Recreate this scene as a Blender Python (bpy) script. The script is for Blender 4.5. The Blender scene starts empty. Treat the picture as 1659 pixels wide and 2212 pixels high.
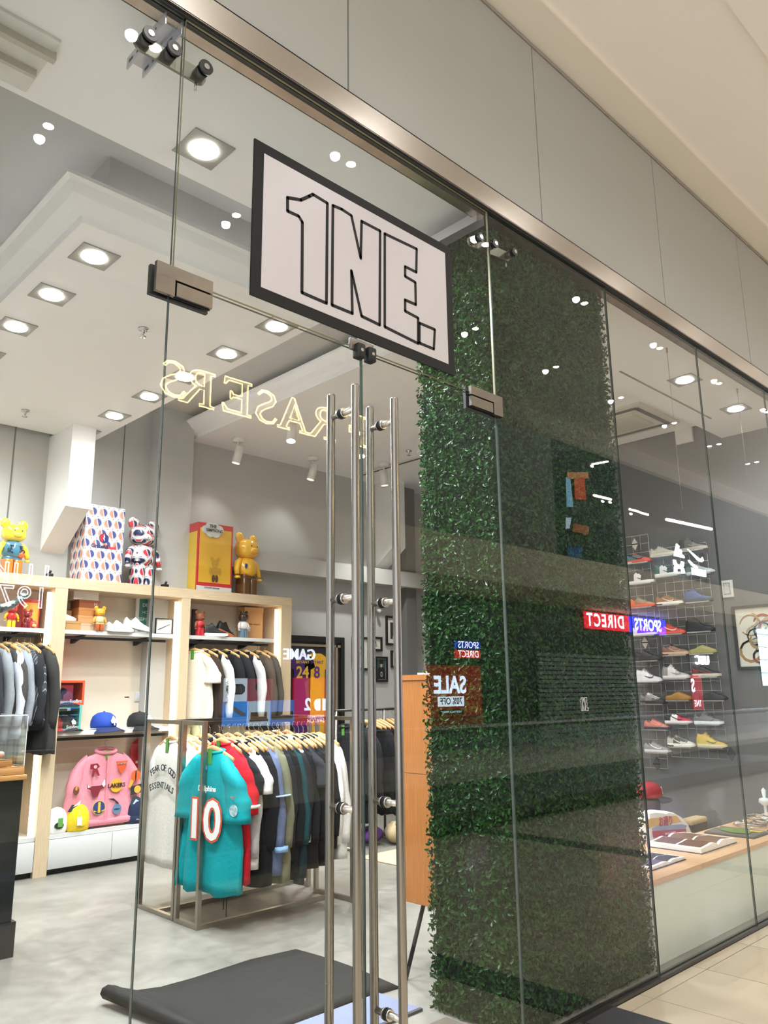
import bpy, bmesh, math, random
from mathutils import Vector, Matrix, Euler
random.seed(7)
sc = bpy.context.scene
col = sc.collection
PI = math.pi
# ---------------------------------------------------------------- camera
CAM = (0.0, -2.3911, 1.55)
RV = Vector((0.718698, -0.695226, -0.011589)); UV = Vector((-0.145827, -0.167005, 0.975112)); FV = Vector((0.679859, 0.699121, 0.221409))
FPX = 1708.469
cd = bpy.data.cameras.new('camera'); cam = bpy.data.objects.new('camera', cd); col.objects.link(cam)
cd.sensor_fit = 'HORIZONTAL'; cd.sensor_width = 36.0; cd.lens = 36.0*FPX/1659.0
cd.clip_start = 0.05; cd.clip_end = 200
cam.matrix_world = Matrix(((RV.x, UV.x, -FV.x, CAM[0]), (RV.y, UV.y, -FV.y, CAM[1]), (RV.z, UV.z, -FV.z, CAM[2]), (0, 0, 0, 1)))
sc.camera = cam
# ---------------------------------------------------------------- world, exposure, sampling quality
w = bpy.data.worlds.new('world'); sc.world = w; w.use_nodes = True
w.node_tree.nodes['Background'].inputs[0].default_value = (0.92, 0.965, 1.04, 1)
w.node_tree.nodes['Background'].inputs[1].default_value = 1.5
sc.view_settings.view_transform = 'Standard'; sc.view_settings.look = 'None'
sc.view_settings.exposure = 0.66; sc.view_settings.gamma = 1.0; sc.view_settings.use_curve_mapping = False
cy = sc.cycles
cy.use_denoising = True
cy.max_bounces = 10; cy.diffuse_bounces = 6; cy.glossy_bounces = 4; cy.transmission_bounces = 6; cy.transparent_max_bounces = 24
cy.caustics_reflective = False; cy.caustics_refractive = False
cy.sample_clamp_indirect = 6.0
cy.use_adaptive_sampling = True; cy.adaptive_threshold = 0.012; cy.adaptive_min_samples = 24
# strengths of the lamps: fittings first, added fills last
SHOP_SPOT = 130.0      # watts per recessed shop downlight
MALL_SPOT = 48.0      # watts per concourse downlight
LED = 3.8              # shelf strip radiance
ATRIUM = 500.0        # made-up fill lamp over the void
RAFT_FILL = .5        # watts per metre of the added uplight strips hidden on the raft
def lamp(kind, name, loc, energy, color=(1, 1, 1), aim=None, **kw):
    d = bpy.data.lights.new(name, kind); d.energy = energy; d.color = color
    for k, v in kw.items(): setattr(d, k, v)
    o = bpy.data.objects.new(name, d); col.objects.link(o); o.location = loc
    if aim is not None:
        o.rotation_euler = (Vector(aim)-Vector(loc)).to_track_quat('-Z', 'Y').to_euler()
    return o
# added soft fill for facades and floor, far above the atrium void
lamp('AREA', 'atrium_fill', (10, -8.2, 12.5), ATRIUM, (.98, .98, 1.0), aim=(10, -8.2, 0), shape='RECTANGLE', size=26, size_y=6.5)

# ---------------------------------------------------------------- helpers
def at(px, py, ax, v):
    """the point of the place seen at a photograph pixel, on the plane ax = v"""
    d = FV + RV*((px-829.5)/FPX) - UV*((py-1106.0)/FPX)
    i = 'xyz'.index(ax); t = (v-CAM[i])/d[i]
    return Vector(CAM)+d*t
def lin(c):
    if isinstance(c, str):
        c = [int(c[i:i+2], 16)/255 for i in (0, 2, 4)]
    return tuple((x/12.92 if x <= .04045 else ((x+.055)/1.055)**2.4) for x in c)
class S:
    """socket arithmetic"""
    def __init__(s, nt, v): s.nt = nt; s.v = v
    def op(s, o, k, b=None, c=None):
        n = s.nt.nodes.new('ShaderNodeMath'); n.operation = k
        for i, q in enumerate((s, o) if c is None else (s, o, c)):
            if q is None: continue
            if isinstance(q, S): s.nt.links.new(q.v, n.inputs[i])
            else: n.inputs[i].default_value = q
        return S(s.nt, n.outputs[0])
    def __add__(s, o): return s.op(o, 'ADD')
    def __sub__(s, o): return s.op(o, 'SUBTRACT')
    def __mul__(s, o): return s.op(o, 'MULTIPLY')
    def __truediv__(s, o): return s.op(o, 'DIVIDE')
    def __lt__(s, o): return s.op(o, 'LESS_THAN')
    def __gt__(s, o): return s.op(o, 'GREATER_THAN')
    def abs(s): return s.op(None, 'ABSOLUTE')
    def floor(s): return s.op(None, 'FLOOR')
    def fract(s): return s.op(None, 'FRACT')
    def sqrt(s): return s.op(None, 'SQRT')
    def sin(s): return s.op(None, 'SINE')
    def mod(s, o): return s.op(o, 'FLOORED_MODULO')
def mixc(nt, f, a, b):
    n = nt.nodes.new('ShaderNodeMix'); n.data_type = 'RGBA'
    if isinstance(f, S): nt.links.new(f.v, n.inputs[0])
    else: n.inputs[0].default_value = f
    for i, q in ((6, a), (7, b)):
        if isinstance(q, S): nt.links.new(q.v, n.inputs[i])
        else: n.inputs[i].default_value = (*q, 1)
    return S(nt, n.outputs[2])
def coords(nt, kind='Object'):
    tc = nt.nodes.new('ShaderNodeTexCoord'); sp = nt.nodes.new('ShaderNodeSeparateXYZ')
    nt.links.new(tc.outputs[kind], sp.inputs[0])
    return [S(nt, sp.outputs[i]) for i in range(3)], tc.outputs[kind]
def noise(nt, vec, scale, detail=2.0, rough=.5, stretch=None):
    if stretch:
        mp = nt.nodes.new('ShaderNodeMapping'); nt.links.new(vec, mp.inputs[0]); mp.inputs['Scale'].default_value = stretch; vec = mp.outputs[0]
    n = nt.nodes.new('ShaderNodeTexNoise'); nt.links.new(vec, n.inputs['Vector'])
    n.inputs['Scale'].default_value = scale; n.inputs['Detail'].default_value = detail; n.inputs['Roughness'].default_value = rough
    return S(nt, n.outputs[0])
MATS = {}
def mat(c, rough=.6, metal=0.0, var=.06, nscale=14.0, bump=0.0, spec=.5, stretch=None, emit=None, es=0.0, coat=0.0, c2=None, key=None, sheen=0.0, space='Object'):
    k = key or (c, rough, metal, var, nscale, bump, spec, stretch, emit, es, coat, c2, sheen, space)
    if k in MATS: return MATS[k]
    m = bpy.data.materials.new('surface'); m.use_nodes = True; nt = m.node_tree; b = nt.nodes['Principled BSDF']
    L = lin(c); _, vec = coords(nt, space)
    n = noise(nt, vec, nscale, 3.0, .55, stretch)
    lo = tuple(x*(1-var) for x in L) if c2 is None else lin(c2)
    hi = tuple(min(1, x*(1+var)) for x in L) if c2 is None else L
    f = (n-.5)*1.8+.5
    nt.links.new(mixc(nt, f, lo, hi).v, b.inputs['Base Color'])
    b.inputs['Roughness'].default_value = rough; b.inputs['Metallic'].default_value = metal
    b.inputs['Specular IOR Level'].default_value = spec; b.inputs['Coat Weight'].default_value = coat
    b.inputs['Sheen Weight'].default_value = sheen
    if emit: b.inputs['Emission Color'].default_value = (*lin(emit), 1); b.inputs['Emission Strength'].default_value = es
    if bump:
        bp = nt.nodes.new('ShaderNodeBump'); bp.inputs['Strength'].default_value = bump; bp.inputs['Distance'].default_value = .01
        nt.links.new(n.v, bp.inputs['Height']); nt.links.new(bp.outputs[0], b.inputs['Normal'])
    MATS[k] = m
    return m
def glow(c, s):
    return mat(c, emit=c, es=s, var=.01)
def cloth(c, rough=.85, var=.10): return mat(c, rough, var=var, nscale=60.0, bump=.15, spec=.12, sheen=.03)
def base(o):
    v = Vector((0, 0, 0))
    while o: v += o.location; o = o.parent
    return v
class MB:
    def __init__(s): s.v = []; s.f = []; s.m = []; s.sm = []
    def add(s, vs, fs, m=0, sm=False):
        k = len(s.v); s.v += [tuple(q) for q in vs]
        for f in fs: s.f.append([i+k for i in f]); s.m.append(m); s.sm.append(sm)
        return s
    def box(s, x0, x1, y0, y1, z0, z1, m=0, M=None):
        vs = [Vector((x, y, z)) for z in (z0, z1) for y in (y0, y1) for x in (x0, x1)]
        if M: vs = [M @ q for q in vs]
        return s.add(vs, [(0, 2, 3, 1), (4, 5, 7, 6), (0, 1, 5, 4), (2, 6, 7, 3), (0, 4, 6, 2), (1, 3, 7, 5)], m)
    def rbox(s, x0, x1, y0, y1, z0, z1, r, m=0, M=None, seg=2):
        bm = bmesh.new(); bmesh.ops.create_cube(bm, size=1)
        for q in bm.verts: q.co = Vector(((x0+x1)/2+q.co.x*(x1-x0), (y0+y1)/2+q.co.y*(y1-y0), (z0+z1)/2+q.co.z*(z1-z0)))
        bmesh.ops.bevel(bm, geom=bm.edges[:], offset=r, segments=seg, affect='EDGES', profile=.5)
        return s.bm(bm, m, M, True)
    def bm(s, bm, m=0, M=None, sm=False):
        bm.verts.index_update()
        vs = [(M @ q.co) if M else q.co.copy() for q in bm.verts]
        s.add(vs, [[q.index for q in f.verts] for f in bm.faces], m, sm); bm.free(); return s
    def prism(s, pts, O, X, Y, d, m=0):
        """polygon pts (2d) in the plane O + a X + b Y, thickened along d"""
        O = Vector(O); X = Vector(X); Y = Vector(Y); d = Vector(d)
        a = [O+X*p[0]+Y*p[1] for p in pts]; n = len(a)
        fl = X.cross(Y).dot(d) > 0
        lo = list(range(n)); hi = list(range(n, 2*n))
        fs = [lo[::-1] if fl else lo, hi if fl else hi[::-1]]
        for i in range(n):
            j = (i+1) % n; q = (i, j, n+j, n+i); fs.append(q if fl else q[::-1])
        return s.add(a+[p+d for p in a], fs, m)
    def tube(s, pts, r, n=8, m=0, cap=True, sm=True, sq=None):
        pts = [Vector(p) for p in pts]; rs = r if isinstance(r, (list, tuple)) else [r]*len(pts)
        rings = []; prev = None
        for i, p in enumerate(pts):
            t = ((pts[min(i+1, len(pts)-1)]-pts[max(i-1, 0)])).normalized()
            ref = prev if prev is not None else (Vector((0, 0, 1)) if abs(t.z) < .9 else Vector((1, 0, 0)))
            u = (ref-t*ref.dot(t)).normalized(); prev = u; v = t.cross(u)
            rings.append([p+(u*math.cos(a)*(sq or 1)+v*math.sin(a))*rs[i] for a in [2*PI*k/n for k in range(n)]])
        return s.loft(rings, m, cap, sm)
    def loft(s, rings, m=0, cap=True, sm=True, mf=None):
        n = len(rings[0]); fs = []; k0 = len(s.v)
        s.v += [tuple(q) for r in rings for q in r]
        for i in range(len(rings)-1):
            for j in range(n):
                a = k0+i*n+j; b = k0+i*n+(j+1) % n
                s.f.append([a, b, b+n, a+n]); s.m.append(mf(i, j) if mf else m); s.sm.append(sm)
        if cap:
            s.f.append([k0+j for j in range(n)][::-1]); s.m.append(mf(0, 0) if mf else m); s.sm.append(False)
            q = k0+(len(rings)-1)*n; s.f.append([q+j for j in range(n)]); s.m.append(mf(len(rings)-2, 0) if mf else m); s.sm.append(False)
        return s
    def lathe(s, prof, c=(0, 0, 0), n=20, m=0, M=None, sx=1, sy=1):
        rings = []
        for r, z in prof:
            q = [Vector((c[0]+sx*r*math.cos(2*PI*k/n), c[1]+sy*r*math.sin(2*PI*k/n), c[2]+z)) for k in range(n)]
            rings.append([M @ x for x in q] if M else q)
        return s.loft(rings, m)
    def cyl(s, p, q, r, n=12, m=0): return s.tube([p, q], r, n, m)
    def ell(s, c, rx, ry, rz, m=0, nu=14, nv=10, M=None, e=1.0, zmin=-1):
        rings = []
        for i in range(nv+1):
            t = -PI/2+PI*i/nv; zz = max(zmin, math.copysign(abs(math.sin(t))**e, math.sin(t))); k = max(abs(math.cos(t)), 1e-3)**e
            ring = []
            for j in range(nu):
                a = 2*PI*j/nu
                q = Vector((rx*k*math.copysign(abs(math.cos(a))**e, math.cos(a)), ry*k*math.copysign(abs(math.sin(a))**e, math.sin(a)), rz*zz))
                q = (M @ q) if M else q
                ring.append(Vector(c)+q)
            rings.append(ring)
        return s.loft(rings, m)
    def build(s, name, mats, parent=None, local=False, loc=None):
        me = bpy.data.meshes.new(name)
        b = Vector((0, 0, 0))
        if not local: b = base(parent) if parent else Vector(loc or (0, 0, 0))
        vs = [(x-b.x, y-b.y, z-b.z) for x, y, z in s.v]
        me.from_pydata(vs, [], s.f)
        for q in (mats if isinstance(mats, (list, tuple)) else [mats]): me.materials.append(q)
        me.polygons.foreach_set('material_index', s.m); me.polygons.foreach_set('use_smooth', s.sm)
        me.update()
        o = bpy.data.objects.new(name, me); col.objects.link(o)
        if parent: o.parent = parent
        elif not local: o.location = b
        return o
def thing(name, label, cat, loc=(0, 0, 0), rz=0, group=None):
    o = bpy.data.objects.new(name, None); col.objects.link(o); o.empty_display_size = .05
    o.location = loc; o.rotation_euler = (0, 0, rz); o['label'] = label; o['category'] = cat
    if group: o['group'] = group
    return o
def tag(o, label, cat, group=None):
    o['label'] = label; o['category'] = cat
    if group: o['group'] = group
    return o
def struct(o, label=None):
    o['kind'] = 'structure'
    if label: o['label'] = label
    return o
def dup(root, loc=None, rz=None, label=None, group=None, mats=None):
    r = root.copy(); col.objects.link(r)
    if loc is not None: r.location = loc
    if rz is not None: r.rotation_euler = (0, 0, rz)
    if label: r['label'] = label
    if group: r['group'] = group
    for ch in list(root.children):
        c = ch.copy(); col.objects.link(c); c.parent = r
        for g in ch.children:
            d = g.copy(); col.objects.link(d); d.parent = c
    return r
def paint(o, mats):
    """own materials on a copy that shares its mesh"""
    for i, m in enumerate(mats):
        if i < len(o.material_slots):
            o.material_slots[i].link = 'OBJECT'; o.material_slots[i].material = m
_tc = {}
def text_mesh(body, size, bold=0.0, extrude=.001, outline=0.0, spacing=1.0, align='CENTER', narrow=1.0):
    """lettering as geometry: list of verts and faces, in its own xy plane"""
    k = (body, size, bold, extrude, outline, spacing, align)
    if k in _tc: me = _tc[k]
    else:
        cu = bpy.data.curves.new('lettering', 'FONT'); cu.body = body; cu.size = size; cu.align_x = align; cu.align_y = 'CENTER'
        cu.resolution_u = 3; cu.space_character = spacing
        if outline: cu.fill_mode = 'NONE'; cu.bevel_depth = outline; cu.bevel_resolution = 0
        else: cu.extrude = extrude; cu.offset = bold
        o = bpy.data.objects.new('lettering', cu); col.objects.link(o)
        dg = bpy.context.evaluated_depsgraph_get()
        me = bpy.data.meshes.new_from_object(o.evaluated_get(dg)); bpy.data.objects.remove(o); bpy.data.curves.remove(cu)
        _tc[k] = me
    return me
def add_text(mb, body, O, X, Y, size, m=0, **kw):
    me = text_mesh(body, size, **kw); O = Vector(O); X = Vector(X); Y = Vector(Y); Zd = X.cross(Y)
    mb.add([O+X*v.co.x+Y*v.co.y+Zd*v.co.z for v in me.vertices], [list(p.vertices) for p in me.polygons], m)
    return mb
EX = Vector((1, 0, 0)); EY = Vector((0, 1, 0)); EZ = Vector((0, 0, 1))
# ================================================================ materials of the setting
WALL = mat('bab9b5', .75, var=.035, nscale=2.5, bump=.05)
WALLD = mat('6c6a67', .75, var=.04, nscale=2.0, bump=.05)
WHITEP = mat('f2f1f0', .6, var=.015, nscale=3.0)
CREAM = mat('f2e9dc', .7, var=.015, nscale=1.5)
CREAM2 = mat('e6dcca', .7, var=.015, nscale=1.5)
BLACKR = mat('101010', .6)
STEEL = mat('b9b3aa', .27, 1.0, var=.08, nscale=40, stretch=(1, 1, 30))
STEELH = mat('b3aca2', .30, 1.0, var=.08, nscale=30, stretch=(1, 30, 30))
CHROME = mat('c9c7c4', .13, 1.0, var=.02)
OAK = mat('cdb594', .5, var=.14, nscale=9, stretch=(14, 14, .8), bump=.05)
OAKH = mat('cdb594', .5, var=.14, nscale=9, stretch=(.8, 14, 14), bump=.05)
WHITELAM = mat('cdccc8', .4, var=.01)
BACKP = mat('e2d4be', .6, var=.02, nscale=2)
BLACKM = mat('1b1b1b', .45, .3)
def floor_material():
    m = bpy.data.materials.new('concrete'); m.use_nodes = True; nt = m.node_tree; b = nt.nodes['Principled BSDF']
    _, v = coords(nt)
    a = noise(nt, v, 1.3, 6, .62); c = noise(nt, v, 9, 5, .6); d = noise(nt, v, .5, 3)
    f = a*.55+c*.25+d*.25
    f = (f-.36)*2.6
    col_ = mixc(nt, f, lin('66625a'), lin('9f9b91'))
    nt.links.new(col_.v, b.inputs['Base Color']); 
    r = c*.25+.3
    nt.links.new(r.v, b.inputs['Roughness'])
    return m
CONCRETE = floor_material()
def glass_material(k, tint, mirror=True):
    m = bpy.data.materials.new('glass'); m.use_nodes = True; nt = m.node_tree
    for n in list(nt.nodes): nt.nodes.remove(n)
    out = nt.nodes.new('ShaderNodeOutputMaterial'); tr = nt.nodes.new('ShaderNodeBsdfTransparent'); tr.inputs[0].default_value = (*tint, 1)
    if not mirror: nt.links.new(tr.outputs[0], out.inputs[0]); return m
    gl = nt.nodes.new('ShaderNodeBsdfGlossy'); gl.inputs['Roughness'].default_value = 0.0; gl.inputs[0].default_value = (1, 1, 1, 1)
    fr = nt.nodes.new('ShaderNodeFresnel'); ge = nt.nodes.new('ShaderNodeNewGeometry')
    ior = S(nt, ge.outputs['Backfacing'])*(1/1.5-1.5)+1.5
    nt.links.new(ior.v, fr.inputs[0])
    fac = S(nt, fr.outputs[0])*k
    fac = fac.op(.95, 'MINIMUM')
    mx = nt.nodes.new('ShaderNodeMixShader'); nt.links.new(fac.v, mx.inputs[0]); nt.links.new(tr.outputs[0], mx.inputs[1]); nt.links.new(gl.outputs[0], mx.inputs[2])
    nt.links.new(mx.outputs[0], out.inputs[0])
    return m
GLASS = glass_material(.85, (.958, .972, .966))       # both faces of a sheet reflect as one
GLASSB = glass_material(0, (.985, .99, .985), False)
GEDGE = mat('3d4840', .15, 0, var=.1, nscale=3, spec=.8)
GEDGE2 = mat('97906f', .25, 0, var=.15, nscale=5, spec=.6)
ACRYL = glass_material(1.0, (.97, .975, .975))
def pane(name, x0, x1, z0, z1, y=0.0, t=.012, parent=None, edge=GEDGE):
    mb = MB()
    vs = [(x, yy, z) for z in (z0, z1) for yy in (y, y+t) for x in (x0, x1)]
    mb.add(vs, [(0, 1, 5, 4)], 0); mb.add(vs, [(2, 6, 7, 3)], 1)
    mb.add(vs, [(0, 2, 3, 1), (4, 5, 7, 6), (0, 4, 6, 2), (1, 3, 7, 5)], 2)
    return mb.build(name, [GLASS, GLASSB, edge], parent)

# ================================================================ shop shell
XW = 8.54; YB = 5.55
struct(MB().box(.3, XW, .02, YB+.3, -.06, 0.0).build('floor', CONCRETE))
struct(MB().box(1.2, 3.19, .03, .5, -.01, .004).build('trim_1', mat('6d6257', .5, var=.12, nscale=30)), 'brown stone threshold strip inside the glass doors')
struct(MB().box(.3, XW+.2, YB, YB+.15, 0, 5.3).build('wall_back', WALL))
struct(MB().box(XW, XW+.15, .02, YB+.3, 0, 5.3).build('wall_right', WALLD))
struct(MB().box(.15, .3, .02, YB+.3, 0, 5.3).build('wall_left', WALL))
struct(MB().box(-2.5, .15, .0, .12, 0, 4.29).build('wall_neighbour', FROST_ if False else WALL))
# pilaster beside the cabinet and the plastered box beam with its sloping underside
struct(MB().box(4.06, 4.5, 5.36, YB, 0, 5.2).build('trim_pilaster', WALL), 'pale pilaster on the back wall behind the shelving')
struct(MB().box(3.742, 3.752, YB-.006, YB, 2.6, 5.2).build('trim_seam', WALLD))
struct(MB().box(2.60, 2.612, YB-.006, YB, 2.6, 5.2).build('trim_seam', WALLD))
y0 = 4.98
m = MB().prism([(y0, 4.14), (y0, 3.34), (YB, 2.95), (YB, 4.14)], (2.945, 0, 0), EY, EZ, (.235, 0, 0))
m.box(2.93, 3.195, y0-.015, y0+.02, 3.31, 3.345)
struct(m.build('trim_brace', WHITEP), 'white boxed-in brace with a sloping underside below the ceiling raft')
m = MB().prism([(5.2, 4.45), (5.2, 3.5), (YB, 3.25), (YB, 4.45)], (7.55, 0, 0), EY, EZ, (.24, 0, 0))
struct(m.build('trim_brace', WHITEP), 'white boxed-in brace on the back wall near the corner')
struct(MB().box(8.0, 8.2, 5.4, YB, 0, 4.45).build('trim_pilaster', WALLD), 'narrow grey pilaster in the back corner')
struct(MB().box(4.5, 8.4, 5.32, YB, 2.98, 3.19).build('trim_ledge', WALL), 'pale boxed ledge along the back wall above the framed pictures')
# ceilings: void above, front soffit, left raft with coving, back ceiling with coving
struct(MB().box(.3, XW, .1, YB+.2, 5.25, 5.3).build('ceiling_void', WALLD))
struct(MB().box(1.73, 3.05, 1.7, 5.4, 4.3, 4.69).build('trim_bulkhead', WALL), 'grey bulkhead standing on the ceiling raft')
struct(MB().box(.3, 4.7, 1.0, YB, 4.69, 4.75).build('ceiling_upper', WALL))
soff = MB().box(.3, XW, .085, 1.005, 4.25, 4.45)
struct(soff.build('ceiling_soffit', WHITEP))
g = MB().box(5.98, 7.8, .785, .80, 4.243, 4.251).build('trim_groove', mat('8e8878', .7)); struct(g, 'thin dark groove in the front soffit')
def coving(mb, x0, x1, y0, y1, z0, z1, sides):
    """raft: flat bottom at z0, curved cove going out and up to z1 on the named sides"""
    prof = [(0, 0), (.015, .035), (.05, .065), (.10, .10), (.14, .15), (.165, .165), (.165, .19)]
    rows = []
    for o, h in prof:
        k = (z1-z0)/.19
        a = x0-(o if 'l' in sides else 0); b = x1+(o if 'r' in sides else 0); c = y0-(o if 'f' in sides else 0); d = y1
        rows.append([Vector((a, c, z0+h*k)), Vector((b, c, z0+h*k)), Vector((b, d, z0+h*k)), Vector((a, d, z0+h*k))])
    mb.loft(rows, 0, True, False); return mb
struct(coving(MB(), 1.565, 3.34, 1.62, 5.45, 4.14, 4.32, 'lf').build('ceiling_raft', WHITEP))
struct(coving(MB(), 4.56, 8.5, 1.03, YB, 4.45, 4.62, 'lf').build('ceiling_back', WHITEP))
for x0_, y0_, sx_, sy_ in ((2.45, 1.56, 1.5, .06), (1.52, 3.4, .06, 3.4), (3.28, 3.4, .06, 3.4)):
    lamp('AREA', 'raft_fill', (x0_, y0_, 4.335), RAFT_FILL*max(sx_, sy_)*(5 if x0_ > 3 else 1), (.97, .98, 1), aim=(x0_, y0_, 6), shape='RECTANGLE', size=sx_, size_y=sy_)  # unseen strips added on top of the raft to brighten the ceiling void
ac = thing('ceiling_cassette', 'square air conditioning cassette with slotted rim set in the ceiling above the trainers', 'air conditioner', (7.75, 1.75, 4.45))
MB().box(7.3, 8.2, 1.3, 2.2, 4.425, 4.449).build('frame', mat('d8d4c8', .5), ac)
sl = MB()
for a in (0, 1, 2, 3):
    M = Matrix.Translation((7.75, 1.75, 4.42)) @ Matrix.Rotation(a*PI/2, 4, 'Z'); sl.box(-.36, .36, .33, .38, -.004, .006, 0, M)
sl.build('air_slots', mat('4c4a46', .6), ac)
MB().rbox(7.5, 8.0, 1.5, 2.0, 4.405, 4.43, .01).build('grille', mat('c4bfb2', .6), ac)
sb = thing('sensor_box', 'small square white box high on the grey right wall', 'wall box', (XW, 1.3, 4.2))
c0 = at(1480, 935, 'x', XW)
MB().rbox(XW-.05, XW-.001, c0.y-.1, c0.y+.1, c0.z-.13, c0.z+.12, .01).build('cover', mat('d9d5cd', .5), sb)
MB().cyl((XW-.052, c0.y+.06, c0.z+.08), (XW-.048, c0.y+.06, c0.z+.08), .008).build('screw', BLACKM, sb)
# ceiling vent at the upper left
v = thing('ceiling_vent', 'white slotted ceiling vent panel near the top left of the glass front', 'vent', (.8, .75, 4.25))
MB().box(.45, 1.0, .56, .95, 4.235, 4.249).build('frame', mat('d8d6d0', .5), v)
MB().box(.45, 1.012, .63, .66, 4.2, 4.24).box(.45, .985, .78, .80, 4.2, 4.24).build('louvre', mat('b9b4a6', .5), v)

# ================================================================ downlights of the shop
LAMPW = mat('fffdf6', .4, emit='fffaf0', es=40.0)
def spot_down(x, y, z, e, big=.115):
    m = MB().box(x-big, x+big, y-big, y+big, z-.006, z-.001)
    return m
dl = thing('recessed_downlight', 'bright recessed downlight with square trim', 'downlight', (0, 0, 0))
MB().box(-.115, .115, -.115, .115, -.006, -.001).build('trim', mat('8f8d88', .4, var=.02), dl, local=True)
MB().lathe([(.001, -.016), (.05, -.016), (.07, -.012), (.076, -.006)], n=20).build('lamp', LAMPW, dl, local=True)
def shop_light(o, x, y, z, label, e, group):
    o.location = (x, y, z); o['label'] = label; o['group'] = group
    lamp('SPOT', 'downlight_beam', (x, y, z-.05), e, (.84, .93, 1.0), aim=(x, y, 0), spot_size=2.85, spot_blend=1.0, shadow_soft_size=.07)
first = True
for k, y in enumerate((1.92, 2.56, 3.20)):
    o = dl if first else dup(dl); first = False
    shop_light(o, 1.77, y, 4.14, 'recessed downlight in the left row of the white raft, %s' % ('by the raft corner', 'between its two neighbours', 'nearest the photo\'s left edge')[k], SHOP_SPOT*(1, .6, .4)[k], 'downlights along the left side of the raft')
for k, y in enumerate((3.84, 4.5, 5.14)):   # out of frame to the left but part of the same row
    shop_light(dup(dl), 1.77, y, 4.14, ('first', 'second', 'third')[k]+' recessed downlight of the left raft row beyond the photo edge', SHOP_SPOT*.35, 'downlights beyond the photo edge')
nm = ('just under the big logo sign', 'second from the logo sign', 'third from the logo sign', 'third from the back wall', 'second from the back wall', 'nearest the back wall')
for k, y in enumerate((1.93, 2.58, 3.21, 3.82, 4.5, 5.14)):
    shop_light(dup(dl), 3.14, y, 4.14, 'recessed downlight in the right row of the white raft, '+nm[k], SHOP_SPOT*(1, 1, .9, .7, .45, .32)[k], 'downlights along the right side of the raft')
shop_light(dup(dl), 2.62, .749, 4.25, 'added recessed downlight of the front soffit hidden behind the logo sign', SHOP_SPOT*1.2, 'downlights of the front soffit')  # unseen downlight added so more floor bounce reaches the soffit
shop_light(dup(dl), 1.806, .749, 4.25, 'large glaring downlight in the front soffit above the door hinge', SHOP_SPOT*1.7, 'downlights of the front soffit')
for x in (6.6, 7.7): shop_light(dup(dl), x, .5, 4.25, ('nearer' if x < 7 else 'farther')+' recessed downlight of the front soffit over the window display', SHOP_SPOT*.45, 'downlights of the front soffit')
# surface spotlights of the back ceiling
def spotlight(x, y, z, aim, label, lit):
    t = thing('ceiling_spotlight', label, 'spotlight', (x, y, z), 0, 'adjustable spotlights on the back ceiling')
    MB().lathe([(.07, 0), (.07, -.04), (.001, -.045)], (x, y, z), 16).build('base', mat('f1eee8', .5), t)
    MB().cyl((x, y, z-.03), (x, y, z-.12), .012).build('stem', mat('e6e3dc', .5), t)
    d = (Vector(aim)-Vector((x, y, z-.2))).normalized(); c = Vector((x, y, z-.2))
    h = MB().cyl(c-d*.1, c+d*.1, .05, 16).build('head', mat('efece6', .5), t)
    MB().cyl(c+d*.098, c+d*.104, .043, 16).build('lens', mat('fff6e0', .3, emit='fff4dc', es=30 if lit else 1.2), h)
    lamp('SPOT', 'spotlight_beam', tuple(c+d*.12), 190 if lit else 9 if y > 5 else 45 if y < 3 else 120, (.97, .97, .95), aim=tuple(c+d), spot_size=1.7, spot_blend=.7, shadow_soft_size=.04)
spotlight(4.93, 5.1, 4.45, (4.7, 5.4, 2.6), 'white ceiling spotlight nearest the coving corner', False)
spotlight(6.04, 5.1, 4.45, (5.7, 5.4, 2.6), 'white ceiling spotlight near the back wall, left of the door handles', False)
spotlight(4.90, 4.05, 4.45, (4.2, 3.4, 0), 'lit ceiling spotlight pointing forward over the mirrored lettering', True)
spotlight(5.25, 3.40, 4.45, (4.4, 2.6, 0), 'lit ceiling spotlight behind the upper end of the door handles', True)
spotlight(5.83, 3.98, 4.45, (5.2, 3.0, 0), 'lit ceiling spotlight seen through the gap of the glass doors', True)
for x, y, n_ in ((7.0, 2.4, 'nearest the trainer wall'), (7.3, 3.6, 'between the other two there'), (6.9, 4.7, 'nearest the framed pictures')):
    spotlight(x, y, 4.45, (7.6, y, 0), 'ceiling spotlight behind the hedge column, '+n_, False)
tr = thing('lighting_track', 'white lighting track with dark slot on the back ceiling', 'track', (7.0, 4.7, 4.45))
MB().box(6.98, 7.06, 3.0, 5.25, 4.42, 4.45).build('rail', mat('d8d4cc', .4), tr)
MB().box(7.01, 7.03, 3.0, 5.24, 4.414, 4.422).build('slot', BLACKM, tr)
def sprinkler(x, y, z, label):
    t = thing('sprinkler_head', label, 'sprinkler', (x, y, z))
    MB().lathe([(.04, 0), (.036, -.012), (.012, -.016), (.012, -.035), (.006, -.04), (.006, -.06)], (x, y, z), 12).build('body', CHROME, t)
    MB().lathe([(.025, -.06), (.025, -.064), (.002, -.066)], (x, y, z), 10).build('deflector', CHROME, t)
sprinkler(2.455, 2.616, 4.14, 'chrome sprinkler head in the raft between the two light rows')
sprinkler(2.465, 4.91, 4.14, 'chrome sprinkler head at the back of the white raft')
sprinkler(6.75, 4.1, 4.45, 'small sprinkler head beside the lighting track')

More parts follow.
